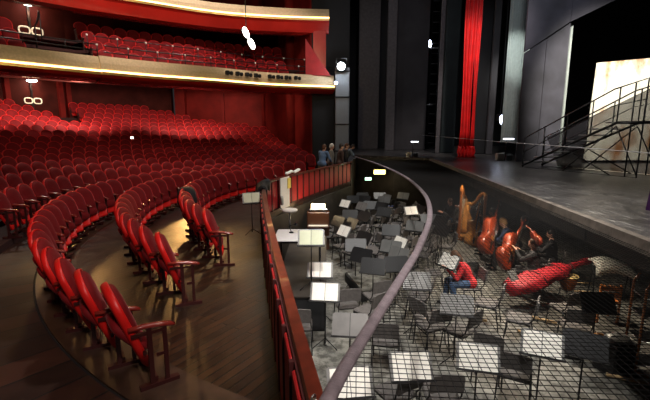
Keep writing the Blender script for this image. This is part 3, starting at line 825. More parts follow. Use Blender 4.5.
# steel cable along the stage edge
mb = MB(); a = Vector((EDGE(19) - .15, 19.4, 2.07)); b = Vector((EDGE(-1) + .0, -1, 2.06)); mb.tube([a, a.lerp(b, .5) - Vector((0, 0, .015)), b], .006, 6)
tag(mb.build('steel_cable', mat('pale_cable', (.42, .42, .44), .4, .6)), 'thin steel cable stretched above the front edge of the stage', 'cable')
mb = MB(); a = at(440, 151, 1.5); b = at(522, 162, 1.15); mb.tube([a, b], .008, 5)
# equipment on stage
def stage_box(name, label, u, v, s, seed=0):
    p = at(u, v, 1.1); t = thing(name, label, 'stage lamp', p); rnd = random.Random(seed)
    MB().box((-.18, 0, .15), (.3, .22, .3), bev=.03).build('case', 'chair_white', t)
    MB().box((.2, .05, .12), (.26, .2, .24), bev=.03).build('transformer', 'desk', t)
    MB().tube([(.02, 0, 0), (.05, 0, .8)], .02, 6).build('stem', 'black_metal', t)
    MB().box((.12, 0, .85), (.42, .1, .06), bev=.02).build('lamp_bar', mat('lamp_bar_lit', (.9, .9, .9), emit=(.85, .9, 1), estr=2.0) if seed == 0 else bpy.data.materials['lamp_bar_lit'], t)
    t.scale = (s, s, s); return t
stage_box('floor_lamp', 'low floor lamp unit on stage right of the red curtain', 504, 160.5, 1.0, 0)
stage_box('floor_lamp', 'small cluster of floor lamps at the far left of the stage', 412, 157, .8, 1)
blue = mat('blue_white_lens', (.8, .8, 1), emit=(.72, .78, 1), estr=14)
for u, v, y, l in ((429.5, 44, 25, 'pale blue spotlight high in the gap right of the wide charcoal flat'), (424, 101, 25, 'pale blue spotlight low in the gap right of the wide charcoal flat'), (501, 119.5, 18.9, 'pale blue spotlight left of the corrugated cloth')):
    p = far(u, v, y); t = thing('stage_spotlight', l, 'spotlight', p)
    MB().box((0, .1, .1), (.32, .3, .3), bev=.05).build('housing', 'black_metal', t)
    MB().ball((0, -.08, .0), (.10, .05, .20)).build('lens', blue, t)
    MB().box((.25, 0, -.22), (.55, .08, .06)).build('bracket', 'desk', t); MB().tube([(.0, .12, .2), (.0, .12, 15.1 - p.z)], .015, 5).build('hanging_pole', 'black', t)
mb = MB(); t = thing('ladder', 'black ladder of lamp brackets in the gap beside the wide charcoal flat', 'ladder', (X(429, 25.6), 25.6, 1.1))
for xx in (-.2, .25): MB().tube([(xx, 0, 0), (xx, 0, 11)], .03, 6).build('rail', 'black_metal', t)
for i in range(18): MB().tube([(-.2, 0, .6 * i + .4), (.25, 0, .6 * i + .4)], .02, 5).build('rung', 'steel', t)
# purple black monitor at the right edge of the frame
p = at(668, 212, 1.1); t = thing('stage_monitor', 'black and purple box standing on the stage at the right edge', 'stage monitor', p, .2)
mb = MB(); mb.rings([[(-.17, -.2, 0), (-.17, .2, 0), (-.13, .2, .42), (-.13, -.05, .42)], [(.2, -.2, 0), (.2, .2, 0), (.16, .2, .42), (.16, -.05, .42)]]); mb.build('case', mat('purple_black_case', (.03, .006, .05), .4), t)
MB().box((0, -.14, .11), (.22, .01, .2), rx=-.55).build('grille', 'black_metal', t)
# ================================================================== ORCHESTRA PIT FURNITURE
def chair_proto():
    t = thing('orchestra_chair', 'x', 'chair')
    MB().box((0, .02, .45), (.43, .42, .05), bev=.02).build('seat', 'chair_pad', t)
    m = MB(); rings = []
    for z, k in ((.62, .9), (.64, 1), (.84, 1), (.87, .94)):
        row = []
        for j in range(9): x = -.21 * k + .42 * k * j / 8; row.append((x, -.24 + .5 * (x * x) * -1 + .02 - (z - .62) * .12, z))
        rings.append(row + [(x, y - .03, z) for x, y, z in reversed(row)])
    m.rings(rings, smooth=False).build('backrest', 'chair_pad', t)
    for sx in (-1, 1):
        MB().tube([(sx * .205, .20, .43), (sx * .22, .24, 0)], .012, 6).build('leg', 'black_metal', t)
        MB().tube([(sx * .205, -.17, .43), (sx * .22, -.24, 0)], .012, 6).build('leg', 'black_metal', t)
        MB().tube([(sx * .205, -.12, .43), (sx * .205, -.22, .55), (sx * .19, -.27, .82)], .012, 6).build('back_upright', 'black_metal', t)
    MB().tube([(-.205, .2, .425), (.205, .2, .425), (.205, -.17, .425), (-.205, -.17, .425), (-.205, .2, .425)], .012, 6).build('frame', 'black_metal', t)
    return t
def stand_proto(wd=.52, name='music_stand', dm='desk'):
    t = thing(name, 'x', 'music stand')
    m = Matrix.Translation((0, 0, 1.05)) @ Matrix.Rotation(math.radians(-32), 4, 'X')
    d = MB(); h = .34
    d.rings([[(-wd / 2, -.006, -h / 2), (wd / 2, -.006, -h / 2), (wd / 2, -.006, h / 2 - .02), (wd / 2 - .03, -.006, h / 2), (-wd / 2 + .03, -.006, h / 2), (-wd / 2, -.006, h / 2 - .02)],
             [(-wd / 2, .006, -h / 2), (wd / 2, .006, -h / 2), (wd / 2, .006, h / 2 - .02), (wd / 2 - .03, .006, h / 2), (-wd / 2 + .03, .006, h / 2), (-wd / 2, .006, h / 2 - .02)]], mtx=m)
    d.build('desk', dm, t)
    MB().box((0, -.03, -h / 2 - .005), (wd + .02, .07, .015), mtx=m).box((0, -.062, -h / 2 + .005), (wd + .02, .006, .02), mtx=m).build('ledge', 'desk_black', t)
    MB().box((0, .0, 0), (.008, .016, h), mtx=m).build('desk_seam', 'desk_black', t)
    MB().tube([(0, .03, .99), (0, .03, .06)], [.010, .014], 8).tube([(0, .03, 1.0), (0, .01, 1.05)], .018, 8).build('pole', 'black_metal', t)
    for a in (90, 210, 330):
        c, s2 = math.cos(math.radians(a)), math.sin(math.radians(a))
        MB().tube([(0, .03, .16), (.26 * c, .03 + .26 * s2, .012)], .009, 6).build('leg', 'black_metal', t)
    return t
CH0 = chair_proto(); ST0 = stand_proto(); ST1 = stand_proto(.52, 'music_stand', 'desk_black')
bpy.data.objects[ST1.name]['label'] = 'x'
occupied = []
def free(p, r=.42): return all((Vector((p[0] - q[0], p[1] - q[1]))).length > (r + rr) * .8 for q, rr in occupied)
def railx(y):
    for a, b in zip(RAIL, RAIL[1:]):
        if a.y <= y <= b.y: return a.x + (b.x - a.x) * (y - a.y) / (b.y - a.y)
    return 0
chairs, stands = [], []
def add_chair(u, v, rot, note=None, z=-1.1, mat_=None):
    p = at(u, v, z); p.z = PITZ; chairs.append((p, rot, note)); occupied.append((p, .30))
def add_stand(u, v, rot, kind, note=None):
    p = at(u, v, -.5); p.z = PITZ; stands.append((p, rot, kind, note)); occupied.append((p, .22))
# hand placed (heading in degrees, 0 = facing away from the camera)
for a in ((350, 382, 8, 'page', 'under the near end of the net sleeve'), (411, 366, 4, 'page', 'front and centre under the net'), (478, 357, -14, 'page', 'right of the nearest netted chair'),
          (542, 344, -24, 'page', 'tilted, alone toward the stage in the near pit'), (350, 325, -6, 'dark', 'just left of the grey net sleeve'), (325, 292, -6, 'page', 'third along the red railing'),
          (320, 270, -3, 'page', 'in front of the conductor table'), (457, 305, -16, 'dark', 'just below the red sweater reader'), (417, 281, -8, 'dark', 'right of the net sleeve'),
          (344, 231, -55, 'page', 'turned edge-on beside the black platform'), (373, 266, -18, 'black', 'on the low black platform'), (400, 243, -62, 'page', 'thin and edge-on above the platform'),
          (449, 261, -62, 'page', 'held up to the reader in the red sweater'), (474, 214, 50, 'black', 'in front of the harps'), (598, 303, -10, 'black', 'in front of the white towel'),
          (585, 345, -30, 'black', 'farthest right in the near pit'), (310, 246, 0, 'green', 'standing on the podium before the white table')):
    add_stand(*a)
for a in ((347, 304, 10), (291, 350, -10), (386, 340, -12), (396, 392, 30), (432, 325, 18), (490, 352, -30), (575, 326, -20), (566, 308, 10), (488, 303, 60), (434, 272, 80), (428, 318, -60), (300, 325, 0),
          (330, 236, 60), (364, 230, 70), (376, 240, 80), (397, 224, 60), (410, 238, 100), (440, 232, 60), (345, 222, 30), (355, 218, 40), (368, 218, 50), (377, 205, 40), (388, 208, 50), (404, 220, 70),
          (417, 232, 90), (389, 246, 60), (460, 330, 40), (520, 318, 60), (440, 392, 0), (515, 372, -30), (352, 252, 40), (405, 262, 90), (424, 255, 60), (446, 246, 80), (376, 296, 20)):
    add_chair(*a)
occupied += [(Vector((-.5, 7.5, 0)), .7), (Vector((-.5, 8.7, 0)), .7), (Vector((-.5, 10, 0)), .7), (Vector((-.5, 11.2, 0)), .7), (Vector((-.2, 12.7, 0)), .55), (Vector((4.2, 13.2, 0)), 1.0), (Vector((4.9, 14.2, 0)), 1.0)]
rnd = random.Random(11)
tries = 0
occupied.append((at(469, 284, -1.05), .75)); occupied.append((at(458, 300, -1.2), .4)); occupied.append((at(457, 283, -.5), .55)); occupied.append((at(440, 283, -.5), .35)); occupied.append((at(475, 283, -.5), .35))
nfar = 0
while nfar < 62 and tries < 6000:
    tries += 1
    y = rnd.uniform(10.8, 17.0); x = rnd.uniform(railx(y) + .55, min(3.6, EDGE(y) - .3))
    p = Vector((x, y, PITZ))
    if x < .3 and y < 13.2: continue
    if not free(p, .26): continue
    occupied.append((p, .26)); nfar += 1
    if rnd.random() < .62: chairs.append((p, rnd.uniform(30, 110), None))
    else: stands.append((p, rnd.uniform(-70, 20), rnd.choice(['dark', 'black', 'black', 'black', 'black', 'dark', 'page']), None))
tries = 0; nn = 0
while nn < 10 and tries < 4000:
    tries += 1
    y = rnd.uniform(7.0, 11.5); x = rnd.uniform(.6, 2.6); p = Vector((x, y, PITZ))
    if not free(p, .32): continue
    occupied.append((p, .28)); nn += 1
    if rnd.random() < .55: chairs.append((p, rnd.uniform(30, 110), None))
    else: stands.append((p, rnd.uniform(-60, 10), rnd.choice(['dark', 'black', 'black']), None))
def zone(p):
    if p.y > 13.5: return 'in the far end of the pit'
    if p.y > 9.5: return 'in the middle of the pit'
    return 'in the near half of the pit'
zc = {}
for n, (p, rot, note) in enumerate(sorted(chairs, key=lambda c: pix(c[0])[0])):
    z = zone(p); zc[z] = zc.get(z, 0) + 1
    lab = 'grey padded orchestra chair, %s from the left %s' % (nth(zc[z]), z)
    if n == 0: o = CH0; o.location = p; o.rotation_euler = (0, 0, math.radians(rot)); o['label'] = lab; o['group'] = 'orchestra chairs'
    else: dup(CH0, p, math.radians(rot), lab, 'orchestra chairs')
paper_left = MB(); SM_ = Matrix.Rotation(math.radians(-32), 4, 'X')
def page_mesh(full=True):
    m = MB()
    for sx in ((-1, 1) if full else (1,)):
        rings = []
        for k in range(7):
            x = sx * (.004 + .222 * k / 6); bulge = .012 * math.sin(PI * k / 6 * .9)
            rings.append([(x, -.012 - bulge, -.155), (x, -.012 - bulge, .150), (x, -.009 - bulge, .150), (x, -.009 - bulge, -.155)])
        m.rings(rings, mtx=SM_)
    return m
pm = page_mesh().mesh('sheet_music'); pm.materials.append(M['paper'])
pg = page_mesh(True).mesh('sheet_music'); pg.materials.append(mat('green_tinted_paper', (.55, .58, .42), .6))
zc = {}; first = {'a': True, 'b': True}
for s_ in stands:
    if s_[2] == 'green': s_[0].xyz = (-.27, 7.55, -.82)
for n, (p, rot, kind, note) in enumerate(sorted(stands, key=lambda c: pix(c[0])[0])):
    z = zone(p)
    dark = kind in ('black',)
    col = 'black' if dark else 'grey'
    zc[(z, col)] = zc.get((z, col), 0) + 1
    if note: lab = '%s music stand %s' % (col, note)
    else: lab = '%s music stand, %s %s one from left %s' % (col, nth(zc[(z, col)]), col, z)
    src = ST1 if dark else ST0; key = 'b' if dark else 'a'
    if first[key]: first[key] = False; src.location = p; src.rotation_euler = (0, 0, math.radians(rot)); src['label'] = lab; src['group'] = 'music stands'
    else: dup(src, p, math.radians(rot), lab, 'music stands')
    if kind in ('page', 'green'):
        o = bpy.data.objects.new('sheet_music', pm if kind == 'page' else pg); COL.objects.link(o); o.location = p + Vector((0, 0, 1.05)); o.rotation_euler = (0, 0, math.radians(rot))
        tag(o, ('open pages on the stand ' + note) if note else 'white pages on the %s %s stand from left %s' % (nth(zc[(z, col)]), col, z), 'sheet music', 'open scores')
# low black platform
mb = MB(); q = [at(345, 272, -1.3), at(362, 292, -1.3), at(392, 284, -1.3), at(396, 268, -1.3), at(372, 258, -1.3)]
plat = thing('low_platform', 'low black-edged platform in the pit left of the net sleeve', 'platform')
mb.prism([(p.x, p.y) for p in q], PITZ, -1.33); mb.build('skirt', 'black', plat)
c = sum(q, Vector()) / 5; MB().prism([(c.x + (p.x - c.x) * .95, c.y + (p.y - c.y) * .95) for p in q], -1.33, -1.30).build('top_board', 'pitfloor', plat)
# conductor's place
pod = thing('conductor_podium', 'black conductor podium against the inside of the red railing', 'podium', (-.50, 9.4, PITZ), 0)
MB().box((.02, 0, .35), (1.0, 4.4, .70), bev=.02).build('podium_box', 'black', pod)
MB().box((.02, 0, .71), (1.03, 4.44, .03)).build('podium_top', 'pitwall', pod)
tb = thing('conductor_table', 'white topped conductor table covered with papers beside the railing', 'table', (-.60, 9.1, -.83))
MB().box((0, 0, .70), (1.12, 1.0, .04), bev=.01).build('tabletop', mat('white_laminate', (.78, .77, .76), .4), tb)
for sx in (-.48, .48):
    for sy in (-.45, .45): MB().box((sx, sy, .34), (.04, .04, .68)).build('leg', 'black_metal', tb)
MB().box((0, .46, .52), (1.0, .02, .3)).build('apron', 'black', tb)
tz = -.83 + .72
tag(MB().box((-.22, 9.36, tz + .02), (.34, .26, .03), rz=.1).build('binder', mat('dark_blue_binder', (.02, .025, .10), .4)), 'dark blue binder lying on the white conductor table', 'binder')
tag(MB().box((-.62, 9.30, tz + .012), (.30, .22, .012), rz=-.3).build('loose_score', 'paper'), 'white score sheets in the middle of the conductor table', 'papers')
lampm = mat('dark_lamp_metal', (.02, .02, .022), .3, .7)
t = thing('table_lamp', 'black jointed lamp standing on the white conductor table', 'lamp', (-.80, 9.25, tz))
MB().lathe([(.06, 0), (.06, .015), (.02, .03)], n=14).build('base', lampm, t); MB().tube([(0, 0, .02), (-.05, 0, .16), (.10, .02, .22)], .010, 6).build('arm', lampm, t)
MB().lathe([(.02, .03), (.05, -.03)], c=(.11, .02, .21), n=12).build('shade', lampm, t)
t = thing('conductor_stool', 'tall conductor stool with off-white seat and round backrest', 'stool', (-1.0, 11.1, -.83), -1.35)
MB().lathe([(.02, .84), (.20, .85), (.225, .88), (.22, .92), (.15, .94), (.01, .945)], n=20).build('seat', 'chair_white', t)
bp = [(.17 * math.copysign(abs(math.cos(a)) ** .7, math.cos(a)), .13 * math.copysign(abs(math.sin(a)) ** .7, math.sin(a))) for a in [2 * PI * i / 18 for i in range(18)]]
MB().pillow(bp, [(.05, -.03), (.9, -.03), (1, -.01), (1, .01), (.9, .035), (.05, .04)], Matrix.Translation((0, -.22, 1.18))).build('backrest', mat('grey_green_pad', (.36, .37, .32), .7), t)
MB().tube([(0, -.18, .88), (0, -.26, .98), (0, -.25, 1.14)], .014, 6).build('back_support', 'steel', t)
MB().tube([(0, 0, .85), (0, 0, .06)], .028, 10).build('column', 'steel', t)
for i in range(5):
    a = 2 * PI * i / 5; MB().tube([(0, 0, .08), (.27 * math.cos(a), .27 * math.sin(a), .02)], .016, 6).build('leg', 'black_metal', t)
# glowing harmonium desk
t = thing('lit_keyboard', 'small brown upright keyboard with a glowing lamp box on top', 'keyboard', (-.22, 12.75, PITZ), 0)
MB().box((0, 0, .62), (.72, .36, 1.24), bev=.02).build('case', mat('brown_case', (.09, .035, .018), .35), t)
MB().box((0, -.26, .80), (.68, .22, .05), bev=.01).build('key_shelf', bpy.data.materials['brown_case'], t); MB().box((0, -.28, .835), (.62, .14, .02)).build('keys', 'paper', t)
lm = mat('glowing_lamp_face', (1, .9, .7), .5, emit=(1, .72, .34), estr=3.4)
MB().box((0, 0, 1.29), (.60, .16, .09), bev=.02).build('lamp_housing', 'steel', t); MB().box((0, -.04, 1.42), (.46, .04, .17), rx=-.3, bev=.01).build('glowing_panel', lm, t)
point('keyboard_lamp_light', (-.22, 12.4, .1), 10, (1, .78, .45), .1)
# far lamps on the pit wall
t = thing('pit_wall_lamp', 'warm rectangular work lamp glowing on the far pit wall', 'lamp', at(381, 171.5, .45))
t.location = (2.45, 17.9, .44)
MB().box((0, .1, 0), (.62, .16, .26), bev=.02).build('housing', 'black_metal', t); MB().box((0, .0, 0), (.52, .05, .20), bev=.02).build('diffuser', mat('warm_diffuser', (1, .9, .6), .5, emit=(1, .66, .20), estr=2.6), t)
MB().tube([(0, .12, .1), (0, .5, .45)], .02, 6).build('bracket', 'black_metal', t)
point('pit_wall_lamp_light', (2.45, 17.4, .44), 14, (1, .80, .45), .15)
t = thing('exit_light', 'small green-white exit light left of the warm pit wall lamp', 'exit light', (1.95, 17.9, .13)); MB().box((0, .1, 0), (.34, .1, .17), bev=.02).build('case', 'black_metal', t)
MB().box((0, .04, 0), (.28, .03, .12), bev=.01).build('green_face', mat('green_face', (.6, .95, .75), .5, emit=(.45, 1, .62), estr=3), t)
MB().tube([(0, .12, 0), (0, .6, .1)], .02, 6).build('bracket', 'black_metal', t)
t = thing('small_ceiling_lamp', 'small oval white lamp right of the warm pit wall lamp', 'lamp', (3.3, 17.6, .42)); MB().lathe([(.02, .1), (.09, .05), (.14, 0)], n=14).build('shade', 'black_metal', t)
MB().ball((0, 0, 0), (.12, .12, .035)).build('bulb', mat('white_bulb', (1, 1, 1), .5, emit=(1, .95, .85), estr=3), t); MB().tube([(0, 0, .08), (0, .2, .5)], .012, 6).build('cord', 'black_metal', t)
tag(MB().box((2.7, 17.7, -.55), (.9, .35, .5), bev=.05).build('blue_case', mat('blue_cover', (.02, .04, .14), .6)), 'blue covered case at the far end of the pit below the warm lamp', 'case')
bpy.data.objects['blue_case'].location.z = 0
bpy.data.objects['blue_case'].location = (0, 0, -.75)
# things on the red railing
sh = thing('white_sheet', 'white paper sheet hung over the inside of the railing at its bend', 'paper sheet', (0, 0, 0))
def railpt(y, o=0): 
    for a, b in zip(RAIL, RAIL[1:]):
        if a.y <= y <= b.y:
            t = (y - a.y) / (b.y - a.y); d = (b - a).normalized(); return a.lerp(b, t) + Vector((-d.y, d.x, 0)) * o, math.atan2(d.y, d.x)
for y0, y1, zt, zb, m in ((11.25, 11.85, .95, .05, 'paper'),):
    a, _ = railpt(y0, -.085); b, _ = railpt(y1, -.085); a2, _ = railpt(y0, -.11); b2, _ = railpt(y1, -.11)
    MB().rings([[(a.x, a.y, zb), (a.x, a.y, zt), (b.x, b.y, zt), (b.x, b.y, zb)], [(a2.x - .01, a2.y, zb), (a2.x, a2.y, zt), (b2.x, b2.y, zt), (b2.x, b2.y, zb)]]).build('sheet', m, sh)
p, a = railpt(11.8, -.125); MB().box((p.x, p.y, .75), (.22, .012, .3), rz=a).build('yellow_corner', mat('yellow_note', (.8, .62, .12), .6), sh)
for k, y in enumerate((12.0, 12.5)):
    p, a = railpt(y, -.03)
    o = MB().box((0, 0, .04), (.26, .12, .07), rz=.6 + .2 * k, ry=-.35, bev=.02).build('folded_paper', 'paper'); o.location = (p.x, p.y, 1.0)  # folded white paper lying on the cap rail
    tag(o, 'small folded white paper on the railing, the %s of two' % ('nearer' if k == 0 else 'farther'), 'folded paper', 'folded papers on the railing')
# black coat over the railing near the bend
m = MB(); rr = random.Random(3); rings = []
for i in range(13):
    y = 9.0 + .12 * i; p, a = railpt(y, 0); nn = Vector((-math.sin(a), math.cos(a), 0)); w = .10 + .04 * rr.random()
    ring = []
    for o, z in ((-.09, .80 - .1 * rr.random()), (-.10, .95), (-.05, 1.02 + .03 * rr.random()), (.02, 1.03 + .04 * rr.random()), (.10, .98), (.13, .75 - .2 * rr.random()), (.09, .72), (.065, .90), (-.03, .975), (-.082, .90)):
        q = p + nn * o * (1 + .3 * rr.random()); ring.append((q.x, q.y, z))
    rings.append(ring)
tag(m.rings(rings, smooth=True).build('black_coat', 'black'), 'black coat thrown over the railing beside the stalls music stand', 'coat')
# music stand in the stalls
p = Vector((-1.62, 8.7, 0))
o = dup(ST0, p, math.radians(20), 'x', scale=(.78, .78, .78)); o['label'] = 'music stand with a pale greenish desk on the stalls floor beside the railing'
o = bpy.data.objects.new('sheet_music', pg); COL.objects.link(o); o.location = p + Vector((0, 0, .82)); o.scale = (.78, .78, .78); o.rotation_euler = (0, 0, math.radians(20)); tag(o, 'pale greenish pages on the stand in the stalls', 'sheet music', 'open scores')
# coat lying over a front row seat
m = MB(); rr = random.Random(5)
rings = []
for i in range(9):
    k = i / 8; rad = .09 + .09 * math.sin(PI * k) ** .6
    rings.append([((rad * 1.25 + .03 * rr.random()) * math.cos(a), (rad * .75 + .03 * rr.random()) * math.sin(a), .42 + .55 * k) for a in [2 * PI * j / 12 for j in range(12)]])
o = m.rings(rings, smooth=True).build('dark_jacket', 'black'); p = pol(7.0, 194.5, 0); o.location = (p.x, p.y, 0)
tag(o, 'dark jacket hung over a seat back in the front row', 'jacket')

# ================================================================== INSTRUMENTS
varn = mat('red_varnish', (.26, .034, .008), .38, var=.5, vscale=5, coat=.15)
amber = mat('amber_varnish', (.48, .19, .04), .25, var=.3, vscale=6, coat=.5)
ebony = mat('ebony', (.01, .009, .008), .3)
def bowed(name, label, cat, L, mtx, m, depth=.19):
    # L: body length; body lies in local XZ, front faces -Y
    t = thing(name, label, cat); t.matrix_world = mtx
    hw = [(0, .10), (.03, .22), (.10, .285), (.20, .30), (.30, .275), (.38, .215), (.43, .185), (.50, .170), (.57, .180), (.63, .21), (.72, .245), (.82, .245), (.91, .20), (.97, .10), (1, .035)]
    out = [(w * L * .98, z * L) for z, w in hw] + [(-w * L * .98, z * L) for z, w in reversed(hw)]
    d = depth * L / 2
    MB().pillow(out, [(.05, d + .03 * L), (.6, d + .025 * L), (.93, d + .005 * L), (1, d), (1, -d), (.93, -d - .005 * L), (.6, -d - .03 * L), (.05, -d - .035 * L)]).build('body', m, t)
    f = -d - .045 * L
    MB().box((0, f - .01 * L, L * .98), (.045 * L, .02 * L, .72 * L)).build('fingerboard', ebony, t)
    n = MB().tube([(0, -d * .6, L * .97), (0, -d * .8, L * 1.50)], [.03 * L, .022 * L], 8)
    n.tube([(0, -d * .8, L * 1.48), (0, -d * .5, L * 1.60), (0, -d * 1.1, L * 1.66), (0, -d * 1.5, L * 1.61), (0, -d * 1.1, L * 1.58)], [.028 * L, .03 * L, .026 * L, .02 * L, .012 * L], 8); n.build('neck', m, t)
    MB().box((0, f, .40 * L), (.16 * L, .012 * L, .09 * L)).build('bridge', amber, t)
    MB().rings([[(-.05 * L, f, .30 * L), (.05 * L, f, .30 * L), (.02 * L, f, .05 * L), (-.02 * L, f, .05 * L)], [(-.05 * L, f - .01 * L, .30 * L), (.05 * L, f - .01 * L, .30 * L), (.02 * L, f - .01 * L, .05 * L), (-.02 * L, f - .01 * L, .05 * L)]]).build('tailpiece', ebony, t)
    for x in (-.03, -.01, .01, .03): MB().tube([(x * L * .8, f - .02 * L, .28 * L), (x * L, f - .055 * L, .42 * L), (x * L * .5, f * .9, 1.45 * L)], .002, 4).build('string', 'steel', t)
    for sx in (-1, 1): MB().tube([(sx * .10 * L, f + .012 * L, .33 * L), (sx * .12 * L, f + .008 * L, .40 * L), (sx * .10 * L, f + .010 * L, .50 * L)], .006 * L, 5).build('sound_hole', ebony, t)
    for i in range(4): MB().tube([((-1) ** i * .02 * L, -d, L * (1.52 + .02 * i)), ((-1) ** i * .10 * L, -d, L * (1.52 + .02 * i))], .008 * L, 6).build('tuning_peg', ebony, t)
    if L > .5: MB().tube([(0, 0, 0), (0, 0, -.16)], .008, 6).build('endpin', 'steel', t)
    return t
def pose(p, rz, tilt_back=0, tilt_side=0):
    return Matrix.Translation(p) @ Matrix.Rotation(rz, 4, 'Z') @ Matrix.Rotation(tilt_side, 4, 'Y') @ Matrix.Rotation(tilt_back, 4, 'X')
def harp(label, p, rz, s=1.0):
    t = thing('harp', label, 'harp', p, rz); t.scale = (s, s, s)
    MB().lathe([(.07, .05), (.06, .12), (.045, .18), (.04, 1.55), (.055, 1.62), (.06, 1.70), (.05, 1.78)], c=(0, .42, 0), n=12).build('column', mat('harp_wood', (.42, .13, .03), .3, coat=.5) if 'harp_wood' not in bpy.data.materials else bpy.data.materials['harp_wood'], t)
    m = MB(); rings = []
    for k in range(8):
        f = k / 7; c = Vector((0, -.05 - .34 * f, .12 + 1.16 * f)); w, d = .20 - .13 * f, .11 - .06 * f
        rings.append([(c.x + w * math.cos(a), c.y + d * math.sin(a) * .9, c.z + d * math.sin(a) * .35) for a in [2 * PI * j / 12 for j in range(12)]])
    m.rings(rings, smooth=True).build('soundbox', amber, t)
    m = MB(); pts = [(0, .42, 1.74), (0, .30, 1.80), (0, .12, 1.68), (0, -.05, 1.46), (0, -.22, 1.36), (0, -.34, 1.38), (0, -.40, 1.30)]
    m.tube(smooth_path(pts, 4), .038, 8, flat=1.4).build('neck', amber, t)
    MB().prism([(-.22, -.22), (.22, -.22), (.14, .50), (-.14, .50)], .0, .11).build('base', amber, t)
    for i in range(14):
        f = i / 13; y0 = .34 - .66 * f; zt = 1.74 - .36 * f ** .8; zb = .14 + 1.08 * f; yb = .0 - .36 * f
        MB().tube([(0, y0, zt), (0, yb + .03, zb)], .0025, 4).build('string', 'chair_white', t)
    for i in range(3): MB().box((-.08 + .08 * i, .52, .06), (.03, .06, .015)).build('pedal', 'steel', t)
    return t
hp = far(462, 222, 14.2); harp('tall harp with a reddish column standing left under the stage edge', (hp.x, 14.2, PITZ), math.radians(150), 1.05)
hp = far(475, 222, 13.2); harp('golden harp standing right of the reddish harp under the stage edge', (hp.x, 13.2, PITZ), math.radians(200), 1.0)
bowed('double_bass', 'orange red double bass held upright behind the black stand', 'double bass', 1.02, pose(far(484, 252, 10.0) , math.radians(35), math.radians(-12), math.radians(38)), varn)
bowed('double_bass', 'red double bass leaning low in front of the navy shirted player', 'double bass', 1.02, pose(far(502, 264, 9.2), math.radians(25), math.radians(-22), math.radians(58)), varn)
bowed('cello', 'amber cello resting between the harps and the red double bass', 'cello', .78, pose(far(470, 245, 11.6), math.radians(20), math.radians(-10), math.radians(18)), amber)
bowed('violin', 'orange violin held by the player nearest the stage fascia', 'violin', .38, pose(far(541, 243, 8.6), math.radians(60), math.radians(-35), math.radians(60)), varn)
# bass in a red cloth cover, lying across chairs
A = at(508, 289, -1.05); B = at(592, 259, -.75)
dv = (B - A); Lc = dv.length
cov = thing('bass_cover', 'large instrument in a bright red cloth cover lying across chairs in the pit', 'covered instrument')
m = MB(); rr = random.Random(9); rings = []
prof = [(0, .05), (.02, .20), (.08, .30), (.18, .33), (.28, .31), (.37, .24), (.43, .23), (.50, .27), (.58, .26), (.64, .17), (.68, .10), (.78, .085), (.88, .09), (.94, .10), (1, .05)]
ax = dv.normalized(); up = Vector((0, 0, 1)); sdv = ax.cross(up).normalized(); up2 = sdv.cross(ax)
for k, w in prof:
    c = A + dv * k - ax * 0; dd = min(.16, w * .75); ring = []
    for j in range(20):
        a = 2 * PI * j / 20; f = 1 + .16 * rr.uniform(-1, 1)
        q = c + sdv * w * math.cos(a) * f * 1.0 + up2 * dd * math.sin(a) * f; ring.append(tuple(q))
    rings.append(ring)
clothred = mat('red_cover_cloth', (.36, .010, .018), .6, var=.2, vscale=9, bump=.8, bscale=14)
m.rings(rings, smooth=True).build('cloth_cover', clothred, cov)
for k in (.30, .52, .70):
    c = A + dv * k; w = {.30: .31, .52: .28, .70: .115}[k]
    MB().tube([tuple(c + sdv * (w * .95) * math.cos(a) + up2 * min(.17, w * .8) * math.sin(a)) for a in [2 * PI * j / 20 for j in range(21)]], .012, 5).build('strap', 'black', cov)
tag(MB().box((0, 0, 0), (.20, .34, .04), rx=.9, rz=.3, bev=.01).build('folded_desk', 'desk', loc=at(514, 278, -.85)), 'grey folded desk plate leaning on the red cover', 'desk plate')
# towel, wooden chair back, planks and others at right
tp = at(612, 268, -.75)
m = MB(); rings = []
for i in range(9):
    f = i / 8; x = -.42 + .84 * f; hz = .20 - .55 * max(0, f - .45) ** 1.5 - .25 * max(0, .25 - f)
    rings.append([(x, -.24, hz - .30 * (1 - .4 * f)), (x, -.20, hz - .04), (x, 0, hz + .05 + .02 * math.sin(i)), (x, .2, hz), (x, .2, hz - .04), (x, 0, hz), (x, -.16, hz - .07), (x, -.2, hz - .3 * (1 - .4 * f))])
o = m.rings(rings, smooth=True).build('white_towel', mat('white_towel_cloth', (.82, .82, .74), .9, bump=.5, bscale=60)); o.location = tp; o.rotation_euler = (0, 0, -.15)
tag(o, 'white ribbed towel draped over a rail close under the stage', 'towel')
t = thing('towel_rail', 'black folding rack holding the white towel', 'rack', (tp.x, tp.y, PITZ), -.15)
for sx in (-.38, .38):
    for sy in (-.15, .15): MB().tube([(sx, sy, 0), (sx, 0, .92)], .014, 6).build('leg', 'black_metal', t)
MB().tube([(-.42, 0, .93), (.42, 0, .93)], .016, 6).build('top_bar', 'black_metal', t)
wp = at(603, 285, -.85); t = thing('wooden_chair', 'orange wooden slatted chair back rising beside the white towel', 'chair', (wp.x, wp.y - .1, PITZ), -.2)
ow = mat('orange_wood', (.42, .13, .03), .35, var=.35, vscale=9, coat=.4)
MB().box((0, 0, .45), (.40, .40, .04), bev=.01).build('seat', ow, t)
for z in (.60, .74): MB().box((0, -.19, z), (.36, .025, .11), bev=.01).build('back_slat', ow, t)
for sx in (-.18, .18):
    MB().box((sx, -.19, .41), (.035, .035, .82)).build('rear_leg', ow, t); MB().box((sx, .18, .22), (.035, .035, .44)).build('front_leg', ow, t)
def stick(name, label, cat, a, b, r, m, flat=1):
    return tag(MB().tube([a, b], r, 6, flat=flat).build(name, m), label, cat)
pale = mat('pale_stick_wood', (.62, .42, .22), .5, var=.3, vscale=12)
